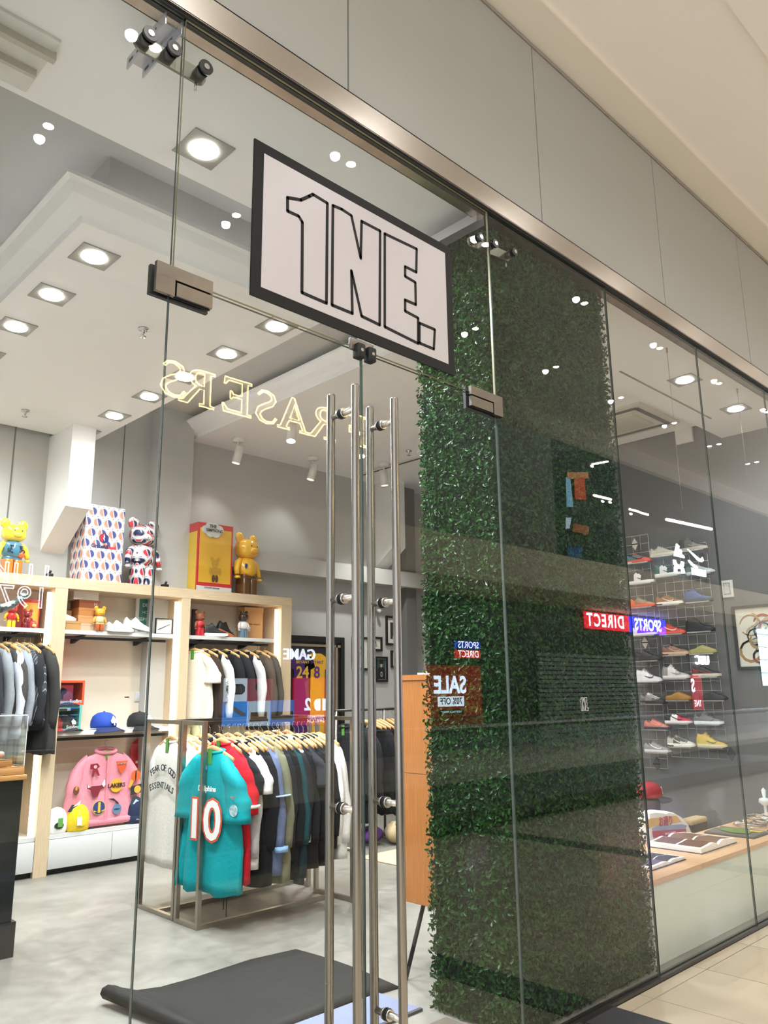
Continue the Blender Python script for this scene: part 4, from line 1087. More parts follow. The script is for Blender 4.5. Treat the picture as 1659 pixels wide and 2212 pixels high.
patchw(.085, -.50, [([(-.075, .07), (-.02, .07), (.03, .03), (.05, -.01), (.03, -.0), (-.01, .045)], '22262e'), (disc(.045, ox=.02, oz=-.03), '5a7a9c'), (disc(.03, ox=.02, oz=-.03, sz=.2), '22262e')])
def patch2(x, z, polys, y=-.075):
    m = MB(); mats = []
    for i, (pts, c) in enumerate(polys): m.prism(pts, (x, y-.0022*i, z), EX, EZ, (0, -.002, 0), i); mats.append(mat(c, .6))
    m.build('patch', mats, jk, local=True)
patch2(.285, -.24, [(disc(.05), 'd9612a'), (disc(.05, sx=.15), '3a2420'), ([(-.05, -.03), (-.02, -.05), (-.05, -.11), (-.075, -.1)], 'e0a33a')])
patch2(.30, -.37, [([(-.06, .03), (.05, .05), (.06, -.03), (-.06, -.05)], '22262c'), (disc(.035, ox=.01), 'e2a83a')])
patch2(.30, -.49, [(disc(.055), '223a4c'), ([(-.03, -.01), (0, .03), (.03, .01), (.01, -.03)], 'c9d4da')])
patch2(-.30, -.33, [(disc(.04, sx=.7), '6b3a24'), (disc(.02, sx=.6, oz=.02), 'c98a4a')])
patch2(-.31, -.47, [([(-.06, -.04), (.05, -.05), (.06, .0), (-.02, .02)], '25303a'), ([(-.01, .0), (.06, .05), (.05, .015)], 'dfe4e6')])
hanger((px0, 5.2, 1.025), PI/2, 'wooden hanger holding the pink patch jacket', 'wooden hangers on the rails')
# skateboard deck leaning on the panel
sk = thing('skateboard_deck', 'red skateboard deck with a yellow arch leaning behind the pink jacket', 'skateboard', (onx(306, 1690, 5.4), 5.4, .34))
pts = []
for k in range(13): a = PI*k/12; pts.append((.115*math.cos(a), .66+.115*math.sin(a)))
for k in range(13): a = PI+PI*k/12; pts.append((.115*math.cos(a), .115+.115*math.sin(a)))
M = Matrix.Translation((0, 0, 0))
m = MB().prism(pts, (0, -.0, 0), EX, (0, .09, .996), (0, -.012, 0)); m.build('deck', mat('c5232c', .25, coat=.5), sk, local=True)
q = MB()
arc = [( .08*math.cos(PI*k/12), .36+.14*math.sin(PI*k/12)) for k in range(13)]+[(.055*math.cos(PI*(12-k)/12), .36+.11*math.sin(PI*(12-k)/12)) for k in range(13)]
q.prism(arc, (0, -.013, 0), EX, (0, .09, .996), (0, -.002, 0)); q.build('arch_print', mat('e2a82c', .4), sk, local=True)
q = MB().box(-.06, .06, -.0145+.05, -.0125+.05, .52, .55).build('label_print', mat('e8d8d4', .5), sk, local=True)
beanie((onx(120, 1790, 5.17), 5.17, .336), 0, 'white beanie with a black oval patch beside the yellow one', cloth('efeeea'), False, mat('202022', .7))
beanie((onx(167, 1785, 5.15), 5.15, .336), 0, 'yellow beanie with a white price tag', cloth('e5c32a'), False, mat('d8b628', .7), s=1.05)
for px, py, c, lab, Y in ((131, 1775, '5a9a3c', 'green swing tag hanging from the white beanie', 5.06+.02), (172, 1772, 'efece4', 'white price tag hanging from the yellow beanie', 5.06)):
    p = at(px, py, 'y', Y); t = thing('swing_tag', lab, 'tag', (p.x, Y, p.z))
    MB().box(p.x-.022, p.x+.022, Y, Y+.002, p.z-.045, p.z+.03).build('card', mat(c, .6), t)
    MB().tube([(p.x, Y+.001, p.z+.03), (p.x+.005, Y+.02, p.z+.08)], .001, 5).build('string', WHITELAM, t)
b5 = beanie((onx(292, 1770, 5.17), 5.17, .336), 0, 'navy blue cuffed beanie below the red skateboard', cloth('1f2a48'), True, s=1.05)
q = MB(); add_text(q, 'PALACE', (.0, -.083, .04), EX, EZ, .018); q.build('label_lettering', WHITELAM, b5, local=True)
t = thing('leaning_board', 'narrow black and white printed board leaning in the corner of the middle bay', 'board', (3.12, 5.4, .336))
MB().prism([(0, 0), (.02, 0), (.1, .62), (.08, .62)], (3.07, 5.35, .336), EY, EZ, (.1, 0, 0)).build('board', mat('b9b3ac', .5, c2='3a383a', nscale=6), t)

# ---- right bay: figures, black trainers, carton, hanging jackets
x = onx(431, 1368, 5.17)
t = toy_bear('toy_figure', (x, 5.17, SH), at(431, 1320, 'y', 5.17).z-SH+.02, 'small toy figure in a red basketball kit on the right shelf', ('8a5236', 'c8303a', '8a5236', 'c8303a', 'c8303a'), rz=.2)
q = MB(); add_text(q, '23', (0, -.045, .10), EX, EZ, .035, bold=.001); q.build('number', mat('20181a', .4), t, local=True)
cols = ['f0ece6', 'f0ece6', '1d1d1f', '202022', '1b1b1d', '2a2a2c', '222224', '2c2c30']
shoe('high', (onx(466, 1365, 5.17), 5.17, SH), -.15, 'black trainer with white sole, the left of the pair on the right shelf', ['f0ece6', 'c0683c']+cols[2:], 'pair of black trainers', s=.95)
shoe('high', (onx(487, 1362, 5.26), 5.26, SH+.02), 0, 'black trainer with copper sole leaning on its pair', ['c0683c', 'f0ece6']+cols[2:], 'pair of black trainers', s=.95, tilt=(0, .3, .2))
x = onx(525, 1370, 5.2)
t = toy_bear('toy_figure', (x, 5.2, SH), at(525, 1320, 'y', 5.2).z-SH+.02, 'small toy figure in a white top and jeans in front of the kraft carton', ('3a2a22', 'e9e5de', 'e9e5de', '6a8296', '6a8296'), rz=.2)
MB().ell((.02, -.07, .1), .022, .022, .022).build('ball', mat('dcd8d2', .5, c2='3a3a3a', nscale=40), t, local=True)
x0, x1 = onx(527, 1370, 5.3), onx(567, 1372, 5.3); zt = at(548, 1313, 'y', 5.3).z
t = thing('carton', 'plain kraft carton standing behind the small toy figure', 'box', ((x0+x1)/2, 5.38, SH))
MB().box(x0, x1, 5.3, 5.45, SH, zt).build('sides', mat('b98a58', .7), t); MB().box(x0-.004, x1+.004, 5.296, 5.454, zt-.05, zt+.004).build('lid', mat('bd8f5e', .7), t)
q = MB(); add_text(q, 'DANIEL WALLICE', ((x0+x1)/2, 5.2985, SH+.17), EX, EZ, .024); q.build('lettering', mat('6a4a2c', .7), t)
t = frame_thing('small_frame', onx(412, 1365, 5.35), onx(418, 1365, 5.35)+.03, SH, SH+.3, 5.35, 'narrow dark frame at the left end of the right shelf', BLACKM, mat('4a2f28', .5), .01)
GR = 'clothes hanging in the right bay'
seq = [(420, 'tee', ('efe7d2',), 'cream T-shirt at the left end of the right bay rail', .35), (440, 'coat', ('3a2c24',), 'dark brown hooded sweatshirt beside the cream T-shirt', .25),
       (462, 'jacket', ('1f1f20', 'e6e0d2'), 'black jacket with a lettered white sleeve in the right bay', .2), (488, 'jacket', ('1e1e20',), 'plain black jacket right of the white sleeve', .2), (508, 'jacket', ('232325',), 'black knitted jacket in the middle of the right bay rail', .2),
       (530, 'jacket', ('1d1f24', 'c8c6c4'), 'black tracksuit top with pale sleeve stripes in the right bay', .2), (556, 'jacket', ('54483e',), 'brown-grey jacket hanging near the end of the right bay rail', .15), (572, 'shirt', ('4c463e',), 'dark olive shirt at the right end of the right bay rail', .1)]
for i, (px, kind, cs, lab, rz) in enumerate(seq):
    x = onx(px, 1420, YH)
    g_ = garment((x, YH, HR), rz, lab, GR, kind, [cloth(c) for c in cs], seed=i)
    if i == 2:
        q = MB(); add_text(q, 'CHERRY', (0, 0, 0), Vector((0, 0, 1)), Vector((0, 1, 0))*-1, .06, bold=.001)
        o = q.build('sleeve_lettering', mat('3a3636', .6), g_, local=True); o.location = (-.052, -.262, -.42)
    if i in (1, 5):
        q = MB(); add_text(q, 'Curry', (-.062, -.1, -.22), EY*-1, EZ, .05); q.build('chest_lettering', mat('c9b46a' if i == 1 else 'e8e6e2', .6), g_, local=True)
trousers((onx(418, 1480, YH+.02), YH+.02, 1.42), .3, 'pale yellow trousers hanging below the cream T-shirt', GR, cloth('efe9b8'), L=.62)
# ================================================================ the clothes rails in the middle of the shop
RAILM = mat('a29b90', .32, 1.0, var=.08, nscale=12)
RAILD = mat('4a4743', .35, .9)
RZ = 1.345
def bars(mb, pts, w=.015):
    for a, b in pts:
        lo = [min(p, q)-w for p, q in zip(a, b)]; hi = [max(p, q)+w for p, q in zip(a, b)]
        mb.box(lo[0], hi[0], lo[1], hi[1], lo[2], hi[2])
    return mb
def rail_rack(label, xl, xr, yr, ul, ur, lname):
    t = thing('clothes_rail', label, 'clothes rail', ((xl+xr)/2, yr, 0))
    for (u0, u1), x in ((ul, xl), (ur, xr)):
        bars(MB(), [((x, u0, .015), (x, u0, RZ))]).build('upright', RAILM, t)
        bars(MB(), [((x, u1, .015), (x, u1, RZ))]).build('upright', RAILM, t)
        bars(MB(), [((x, u0, RZ), (x, u1, RZ))], .0148).build('top_bar', RAILM, t)
        bars(MB(), [((x, u0, .015), (x, u1, .015))], .0148).build('foot_bar', RAILM, t)
    bars(MB(), [((xl, yr, RZ), (xr, yr, RZ))], .0125).build('hanging_bar', RAILD, t)
    bars(MB(), [((xl, yr, .015), (xr, yr, .015))], .0145).build('floor_bar', RAILM, t)
    return t
rail_rack('square steel clothes rail at the back of the pair, with the white lettered top', 3.13, 4.42, 3.25, (3.0, 3.5), (3.1, 3.48), 'back')
rail_rack('square steel clothes rail at the front of the pair, with the turquoise jersey', 3.125, 4.33, 2.67, (2.67, 2.95), (2.45, 2.89), 'front')
GF = 'clothes on the front rail'; GB = 'clothes on the back rail'
HZ_ = RZ-.145
TEAL = cloth('159aa0', .55)
j = garment((3.20, 2.66, HZ_-.05), .17, 'turquoise football jersey facing the door at the front of the rail', GF, 'jersey', [TEAL], seed=0)
q = MB()
def front(mb, s_, y, z, size, m=0, depth=.064, **kw):
    return add_text(mb, s_, (-depth, y, z), EY*-1, EZ, size, m, **kw)
q = MB(); front(q, '10', .0, -.46, .36, 0, .078, bold=.020); front(q, '10', .0, -.46, .36, 1, .080, bold=.006)
q.build('number', [mat('d2553a', .5), mat('eceae6', .5)], j, local=True)
q = MB(); front(q, 'Dolphins', -.02, -.245, .05, 0, .072, bold=.001); front(q, '1', -.20, -.145, .085, 0, .056, bold=.004); q.build('chest_lettering', mat('eceae6', .5), j, local=True)
q = MB(); q.prism([(0, .022), (.02, .018), (.02, -.008), (0, -.024), (-.02, -.008), (-.02, .018)], (-.062, .02, -.11), EY*-1, EZ, (-.002, 0, 0)); q.build('shield_badge', mat('dfe3ea', .5, c2='2a3f78', nscale=90), j, local=True)
q = MB(); q.prism(disc(.038, 14), (-.07, -.29, -.37), EY*-1, EZ, (-.004, 0, 0)); q.build('sleeve_badge', mat('e8eceb', .5, c2='2b7f8c', nscale=45), j, local=True)
q = MB(); q.prism([(-.03, .004), (.0, -.008), (.03, .012), (.0, .0)], (-.072, -.285, -.285), EY*-1, EZ, (-.003, 0, 0)); q.build('sleeve_mark', mat('e0563a', .5), j, local=True)
# the sequence along the front rail, from the jersey to the far end
seq = [(3.275, 'jersey', ('c5202c',), 'red jersey with striped cuff directly behind the turquoise one'), (3.325, 'tee', ('202022',), 'black T-shirt third from the jersey end'),
       (3.37, 'long', ('dddbd6', 'b9b8b4'), 'pale grey long top with a hanging white sleeve, behind the black T-shirt'), (3.415, 'tee', ('191919', 'e4e2de'), 'black top with white short sleeves on the front rail'),
       (3.46, 'coat', ('1b1b1d',), 'long black coat in front of the blue sweatshirt'), (3.51, 'jacket', ('202022',), 'black jacket just before the blue sweatshirt'),
       (3.555, 'coat', ('6b7592',), 'slate blue sweatshirt with pale cuff on the front rail'), (3.62, 'coat', ('7b7a62',), 'olive green nylon jacket in the middle of the front rail'),
       (3.68, 'long', ('26282a',), 'black long-sleeved top right of the olive jacket'), (3.725, 'coat', ('1e1f20',), 'black track jacket second after the olive jacket'),
       (3.77, 'coat', ('1c2b2e', '24484c'), 'black top with dark teal sleeve on the front rail'), (3.82, 'jacket', ('c9c8c4', '2a2a2c'), 'light grey and black top between the dark jackets'),
       (3.87, 'coat', ('202021',), 'black hooded coat left of the charcoal T-shirt'), (3.92, 'tee', ('33353a',), 'charcoal T-shirt with pale hem thread'),
       (3.965, 'coat', ('1a1a1b',), 'long black coat right of the charcoal T-shirt'), (4.01, 'coat', ('232324',), 'black coat fourth from the far end of the front rail'),
       (4.06, 'jacket', ('1c1c1c',), 'black jacket third from the far end of the front rail'), (4.125, 'shirt', ('e9e8e6',), 'white shirt second from the far end, with dangling cord'), (4.18, 'long', ('dfddd6',), 'off-white long top at the far end of the front rail')]
for i, (x, kind, cs, lab) in enumerate(seq):
    rz = .12+.05*math.sin(i*2.1)
    g_ = garment((x, 2.67, HZ_), rz, lab, GF, kind, [cloth(c) for c in cs], seed=i)
    if kind == 'coat' and cs[0] == '6b7592':
        MB().tube([(0, -.295, -.70), (0, -.297, -.735)], .052, 12).build('pale_cuff', cloth('8fb4d8'), g_, local=True)
        MB().tube([(0, -.285, -.36), (0, -.286, -.37)], .075, 12).build('pale_band', cloth('a8c3de'), g_, local=True)
    if kind == 'jersey':
        MB().tube([(0, -.285, -.40), (0, -.287, -.42)], .105, 14, sq=.64).build('white_band', cloth('e8dcc8'), g_, local=True)
    if cs[0] in ('c5202c',):
        MB().tube([(-.03, -.1, -.9), (-.03, -.1, -1.08)], .004, 6).build('drawstring', BLACKM, g_, local=True)
        MB().tube([(-.03, -.13, -.9), (-.03, -.13, -1.12)], .004, 6).build('drawstring', BLACKM, g_, local=True)
trousers((3.88, 2.66, .72), .1, 'black jogging trousers hanging below the charcoal T-shirt', GF, cloth('1a1a1b'), L=.5)
trousers((3.48, 2.66, .70), .1, 'black trousers hanging below the long black coat', GF, cloth('1c1c1d'), L=.42)
# back rail: the white lettered top faces the glass
CRE = cloth('e6e1d6')
f = garment((3.20, 3.25, HZ_), .02, 'cream long-sleeved top with black chest lettering at the end of the back rail', GB, 'long', [CRE], seed=0)
q = MB()
def arc_text(mb, s_, R, z0, size, span, depth, sgn):
    n = len(s_)
    for i, ch in enumerate(s_):
        if ch == ' ': continue
        a = (-.5+(i+.5)/n)*span
        y = -math.sin(a)*R; z = z0+sgn*(math.cos(a)-1)*R
        X = Vector((0, -math.cos(a), -math.sin(a)*sgn)); Y = Vector((0, -math.sin(a)*sgn*-1, math.cos(a)))
        Y = Vector((0, math.sin(a)*sgn*-1, math.cos(a)))
        add_text(mb, ch, (-depth, y, z), X, Y, size, bold=.0008)
arc_text(q, 'FEAR OF GOD', .30, -.19, .066, 1.25, .070, 1)
arc_text(q, 'ESSENTIALS', .42, -.315, .064, .85, .074, 1)
q.build('chest_lettering', mat('2a3038', .6), f, local=True)
seq = [(3.30, 'long', 'dedcd6', 'white long top half hidden behind the cream lettered top'), (3.36, 'shirt', 'c9c7c2', 'light grey shirt on the back rail behind the jersey'), (3.44, 'tee', '45474a', 'dark grey T-shirt on the back rail'),
       (3.53, 'jacket', '2a2a2c', 'black jacket on the back rail, left of the brown one'), (3.62, 'tee', '6a5a4c', 'brown T-shirt on the back rail'), (3.71, 'long', '27292c', 'dark navy long top on the back rail'),
       (3.80, 'jacket', '3c3c3e', 'charcoal jacket on the back rail'), (3.90, 'tee', '8a8a88', 'mid grey T-shirt on the back rail'), (4.00, 'shirt', '2c3a44', 'dark blue shirt on the back rail'),
       (4.10, 'jacket', '232324', 'black jacket near the far end of the back rail'), (4.20, 'tee', '5d2028', 'maroon T-shirt near the far end of the back rail'), (4.30, 'tee', '1f1f20', 'black T-shirt at the far end of the back rail')]
for i, (x, kind, c, lab) in enumerate(seq):
    garment((x, 3.25, HZ_), .08*math.sin(i*1.7), lab, GB, kind, [cloth(c)], seed=i)

# ---- far rail with bare hangers, bags on the floor, rug
t = thing('clothes_rail', 'far chrome clothes rail with bare wooden hangers in the back corner', 'clothes rail', (6.3, 4.15, 0))
MB().tube([(5.6, 4.15, 1.36), (7.4, 4.15, 1.36)], .014, 8).build('hanging_bar', RAILD, t)
for x in (5.62, 6.32, 7.38):
    MB().tube([(x, 4.15, .02), (x, 4.15, 1.36)], .014, 8).build('upright', RAILM, t)
    MB().tube([(x, 3.85, .02), (x, 4.45, .02)], .014, 8).build('foot_bar', RAILM, t)
for i, x in enumerate((6.02, 6.10, 6.19, 6.27, 6.38, 6.46, 6.54)):
    hanger((x, 4.15, 1.25), .5-.15*i, 'bare wooden hanger on the far rail, %s from the left' % ('first', 'second', 'third', 'fourth', 'fifth', 'sixth', 'seventh')[i], 'bare hangers on the far rail')
for i, (x, c, kind) in enumerate(((5.75, '202124', 'jacket'), (5.85, '1b1b1d', 'coat'), (5.95, '232326', 'jacket'), (6.2, '17181a', 'coat'), (6.42, '1d1d1f', 'coat'), (6.62, '222222', 'coat'), (6.75, '1a1b1d', 'coat'))):
    garment((x, 4.15, 1.19), .1, 'dark garment on the far rail, %s from the left' % ('first', 'second', 'third', 'fourth', 'fifth', 'sixth', 'seventh')[i], 'dark clothes on the far rail', kind, [cloth(c)], seed=i, hang=False)
t = thing('rug', 'pale tan flat rug edge on the shop floor behind the right door', 'rug', (6.2, 3.35, 0))
MB().rbox(5.45, 7.0, 3.05, 3.62, .001, .012, .004).build('pile', mat('c3a68a', .9, var=.1, nscale=30, bump=.3), t)
MB().box(5.45, 7.0, 3.05, 3.08, .001, .0135).build('border', mat('ad8f74', .9), t)
def lump(name, label, cat, c, r, col_, seed):
    rnd = random.Random(seed); t = thing(name, label, cat, (c[0], c[1], 0))
    rings = []
    for i in range(9):
        a = -PI/2+PI*i/8; ring = []
        for k in range(16):
            b = 2*PI*k/16; f = 1+.14*math.sin(3*b+seed)+.1*math.sin(5*b+i)+rnd.uniform(-.05, .05)
            ring.append(Vector((c[0]+r[0]*max(.02, math.cos(a))*math.cos(b)*f, c[1]+r[1]*max(.02, math.cos(a))*math.sin(b)*f, max(.013, r[2]*(1+math.sin(a))*.5*f+.013))))
        rings.append(ring)
    MB().loft(rings).build('bundle', col_, t); return t
def strap(t, c, r, m_): MB().tube([(c[0]-r*.5, c[1], .1), (c[0]-r*.3, c[1]-.03, .2), (c[0]+r*.3, c[1]-.03, .2), (c[0]+r*.5, c[1], .1)], .01, 6).build('strap', m_, t)
a = lump('cloth_bag', 'beige crumpled cloth bag on the floor under the far rail', 'bag', (6.18, 3.86), (.11, .1, .19), cloth('b9a684'), 3); strap(a, (6.18, 3.86), .1, cloth('a8946f'))
a = lump('backpack', 'grey slumped backpack beside the beige cloth bag', 'bag', (6.45, 3.9), (.17, .14, .2), cloth('8d857a'), 5); strap(a, (6.45, 3.9), .14, cloth('5c564e'))
a = lump('scarf', 'purple scarf heaped on the floor by the door gap', 'scarf', (5.98, 4.02), (.14, .12, .16), cloth('5b3a73'), 8)
t = thing('water_bottle', 'clear plastic water bottle standing behind the bags', 'bottle', (6.62, 4.05, 0))
MB().lathe([(.03, .001), (.033, .01), (.033, .14), (.03, .16), (.014, .19), (.014, .2)], (6.62, 4.05, .0), 12).build('body', ACRYL, t)
MB().lathe([(.015, .2), (.015, .22), (.002, .221)], (6.62, 4.05, .0), 12).build('cap', mat('5b7a58', .4), t)

# ---- wood veneer cabinet on splayed legs, partly behind the hedge column
VEN = mat('b8743a', .45, var=.16, nscale=9, stretch=(12, 12, .7), bump=.03)
ya, yb = .70, at(872, 1700, 'x', 3.45).y
zt, zb = 1.64, .392
t = thing('veneer_cabinet', 'tall orange wood veneer cabinet on slim black legs beside the hedge column', 'cabinet', (3.85, .85, 0))
MB().box(3.452, 4.2, ya, yb, zb, zt).build('carcass', VEN, t)
MB().box(3.446, 3.452, ya+.004, yb-.004, zb+.004, 1.085).build('side_panel', VEN, t)
MB().box(3.446, 3.452, ya+.004, yb-.004, 1.089, zt-.03).build('side_panel', VEN, t)
MB().box(3.44, 4.21, ya-.006, yb+.006, zt-.026, zt+.004).build('top', VEN, t)
for (x, y, dx, dy) in ((3.52, yb-.08, -.10, .06), (3.52, ya+.06, -.08, -.02), (4.12, yb-.08, .1, .06), (4.12, ya+.06, .1, -.02)):
    MB().tube([(x, y, zb), (x+dx, y+dy, 0)], .012, 8).build('leg', BLACKM, t)
t = thing('paper_stack', 'few white sheets lying on top of the veneer cabinet', 'papers', (3.6, .85, zt+.004))
MB().box(3.46, 3.72, .72, .90, zt+.0045, zt+.016).build('sheets', WHITELAM, t); MB().box(3.48, 3.66, .74, .86, zt+.016, zt+.022).build('top_sheet', mat('dcd8d0', .7), t)

# ---- framed jersey leaning and the framed pictures on the back wall
yj = YB-.03
p0_, p1_ = at(630, 1375, 'y', yj), at(738, 1378, 'y', yj)
t = thing('framed_jerseys', 'large black frame with a yellow and a purple basketball jersey behind the rail', 'framed jersey', ((p0_.x+p1_.x)/2, yj, .4))
x0, x1, z1 = p0_.x-.12, p1_.x, p1_.z
m = MB().box(x0, x0+.06, yj-.06, yj, .5, z1).box(x1-.06, x1, yj-.06, yj, .5, z1).box(x0+.06, x1-.06, yj-.06, yj, z1-.07, z1).box(x0+.06, x1-.06, yj-.06, yj, .5, .57); m.build('frame', mat('1a1816', .35), t)
m = MB().box(x0+.06, x1-.06, yj-.05, yj-.02, z1-.13, z1-.10).box(x1-.14, x1-.11, yj-.05, yj-.02, .6, z1-.1); m.build('inner_trim', mat('8d7c66', .5), t)
MB().box(x0+.06, x1-.06, yj-.02, yj-.01, .57, z1-.07).build('backing', mat('2c2a30', .7), t)
for px, c, num, nc in ((653, '4a2f6b', '24', 'e2b13c'), (684, 'd9a530', '8', '5a2f7c')):
    c0 = at(px, 1450, 'y', yj-.04); zc = c0.z
    m = MB().prism([(-.16, .17), (-.07, .22), (.07, .22), (.16, .17), (.2, .05), (.13, .02), (.12, -.75), (-.12, -.75), (-.13, .02), (-.2, .05)], (c0.x, yj-.024, zc), EX, EZ, (0, -.02, 0)); m.build('jersey_body', cloth(c), t)
    q = MB(); add_text(q, num, (c0.x, yj-.046, zc-.02), EX, EZ, .2, bold=.004); add_text(q, 'BRYANT', (c0.x, yj-.046, zc+.11), EX, EZ, .055); q.build('number', mat(nc, .5), t)
m = MB().box(at(640, 1500, 'y', yj).x, at(738, 1500, 'y', yj).x-.15, yj-.03, yj-.02, .62, 1.35); m.build('lower_photo', mat('b0452a', .4, c2='d98a3a', nscale=5), t)
yw = YB-.002
def wall_frame(px0, py0, px1, py1, label, art, mount=.06, fw=.028):
    a, b = at(px0, py0, 'y', yw), at(px1, py1, 'y', yw)
    t = frame_thing('framed_picture', a.x, b.x, b.z, a.z, yw, label, mat('151413', .4), mat('d9d5cc', .5), fw, 'picture', .025)
    w_, h_ = b.x-a.x-2*fw-2*mount, a.z-b.z-2*fw-2*mount; cx = (a.x+b.x)/2; cz = (a.z+b.z)/2
    y = yw-.009
    q = MB(); ms = []
    for i, (poly, c) in enumerate(art):
        q.prism([(p[0]*w_*.5, p[1]*h_*.5) for p in poly], (cx, y-.0012*i, cz), EX, EZ, (0, -.001, 0), i); ms.append(mat(c, .5))
    q.build('print', ms, t)
R_ = [(-1, -1), (1, -1), (1, 1), (-1, 1)]
wall_frame(832, 1330, 889, 1396, 'largest framed picture, a portrait in a red cap with a wide mount', [(R_, '33332f'), (disc(.42, ox=.3, oz=.1, sx=.8), 'b98a78'), ([(-.1, .2), (.7, .2), (.6, .6), (.0, .6)], '1d1b1c'), ([(.0, .3), (.6, .3), (.55, .42), (.05, .42)], '8d2c2c'), ([(-.3, -1), (.95, -1), (.6, -.4), (0, -.4)], '161618'), ([(-.8, -.95), (-.45, -.95), (-.4, -.1), (-.65, -.2)], 'c4beb2')], .06)
wall_frame(759, 1375, 796, 1448, 'black-framed line drawing seen between the pull bars', [([(-.6, -.9), (-.5, -.9), (.7, .8), (.6, .8)], '6a655e'), ([(-.2, .2), (.3, .5), (.5, .9), (.1, .6)], '2a2825')], .03)
wall_frame(797, 1375, 824, 1407, 'small framed sketch of a hooded figure left of the large portrait', [([(-.5, -1), (.6, -1), (.5, .1), (.1, .5), (-.4, .1)], 'a39a86'), (disc(.3, oz=.55, sx=.7), '3c3833')], .03)
wall_frame(843, 1405, 880, 1443, 'framed black silhouette sketch just below the large portrait', [([(-.2, -.3), (.5, -.6), (.7, .3), (.5, .9), (.1, .7)], '1b1a19'), ([(-.8, -.9), (-.6, -.9), (-.6, -.5), (-.8, -.5)], '1b1a19')], .04)
wall_frame(809, 1418, 836, 1473, 'dark framed poster of a figure in a black printed top', [(R_, '2f4a44'), ([(-.9, -1), (.9, -1), (.7, .1), (.2, .25), (-.2, .25), (-.7, .1)], '111112'), (disc(.3, oz=.45, sx=.8), 'c3a88c'), ([(-.35, .5), (.35, .5), (.4, .9), (-.4, .9)], '131314'), (disc(.25, oz=-.5, sx=.9), 'cfcac0'), (disc(.17, oz=-.5, sx=.9), '222222')], .005)
t = thing('wall_hook', 'tiny pale sensor on the back wall above the pictures', 'sensor', (7.4, yw, 2.9)); c = at(812, 1318, 'y', yw)
MB().cyl((c.x, yw, c.z), (c.x, yw-.05, c.z), .025).build('base', WALL, t); MB().ell((c.x, yw-.07, c.z-.02), .03, .03, .03).build('dome', WALL, t)

# ---- counter at the left with acrylic case, trays and jointed pipe
BLK = mat('1d1f1e', .22, var=.1, coat=.3)
OAK2 = mat('b9854e', .5, var=.18, nscale=10, stretch=(1, 12, 12), bump=.04)
t = thing('sales_counter', 'glossy black sales counter with an oak top at the left edge', 'counter', (1.5, 3.3, 0))
MB().box(.9, 2.022, 3.012, 3.7, .2, 1.03).build('body', BLK, t)
MB().box(.9, 2.046, 2.998, 3.7, .0, .2).build('plinth', BLK, t)
MB().box(.95, 1.93, 3.006, 3.013, .28, .78).build('front_panel', BLK, t)
MB().rbox(.9, 2.036, 2.99, 3.72, 1.03, 1.062, .004).build('worktop', OAK2, t)
t = thing('display_tray', 'long oak tray on the counter under the acrylic cover', 'tray', (1.5, 3.2, 1.062))
MB().rbox(1.2, 2.02, 3.0, 3.5, 1.0625, 1.105, .003).build('base', OAK2, t); MB().box(1.2, 2.018, 3.002, 3.014, 1.105, 1.112).build('rim', OAK2, t)
t = thing('display_tray', 'smaller oak tray stacked on the long one', 'tray', (1.5, 3.2, 1.106))
MB().rbox(1.2, 1.955, 3.04, 3.45, 1.113, 1.15, .003).build('base', OAK2, t); MB().box(1.2, 1.95, 3.042, 3.055, 1.15, 1.158).build('rim', OAK2, t)
t = thing('acrylic_cover', 'clear acrylic display cover over the oak trays', 'display case', (1.5, 3.2, 1.11))
ae = mat('dfe6e8', .1, spec=.8)
m = MB().box(1.2, 2.016, 3.004, 3.008, 1.113, 1.43).box(2.012, 2.016, 3.008, 3.5, 1.113, 1.43).box(1.2, 2.012, 3.008, 3.5, 1.426, 1.43); m.build('panes', ACRYL, t)
m = MB().box(1.2, 2.017, 3.0025, 3.006, 1.426, 1.432).box(2.0135, 2.018, 3.0025, 3.006, 1.113, 1.432).box(2.0135, 2.018, 3.006, 3.5, 1.427, 1.432); m.build('edges', ae, t)
for x, lab, c in ((1.9, 'small rose and grey ornament inside the acrylic cover', 'a58d80'), (1.72, 'brown rounded ornament inside the acrylic cover', '7a6350')):
    t = thing('ornament', lab, 'ornament', (x, 3.25, 1.159)); MB().ell((x, 3.25, 1.2), .045, .045, .04).build('body', mat(c, .4), t); MB().ell((x+.04, 3.21, 1.18), .022, .022, .02).build('knob', mat('c9a99a', .4), t)
PIPE = mat('8b9592', .22, .85, var=.06)
t = thing('jointed_pipe', 'grey metal jointed pipe arm reaching in above the counter at the left edge', 'pipe', (1.85, 3.0, 2.0))
P = [at(-70, 1322, 'y', 3.0), at(2, 1314, 'y', 3.0), at(25, 1307, 'y', 3.0), at(38, 1298, 'y', 3.0), at(52, 1287, 'y', 3.0)]
a = MB().tube(P[:3]+[P[2]+(P[3]-P[2])*.5], [.026, .026, .027, .026], 14).build('lower_pipe', PIPE, t)
MB().tube([P[2]+(P[3]-P[2])*.2, P[4]], [.021, .021], 14).build('upper_pipe', PIPE, t)
MB().tube([P[3]+(P[4]-P[3])*.55, P[4]+(P[4]-P[3])*.1], .026, 14).build('collar', mat('7c8a8c', .25, .8), t)
MB().tube([P[4]+(P[4]-P[3])*.1, P[4]+(P[4]-P[3])*.25], .022, 14).build('cap', BLACKM, t)
MB().tube([P[1]-(P[1]-P[0])*.08, P[1]+(P[2]-P[1])*.05], .029, 14).build('joint', mat('5b6462', .3, .8), t)
MB().tube([P[0], at(-75, 1600, 'y', 3.0)-Vector((0, 0, 0))], .026, 12).build('stand', PIPE, t)

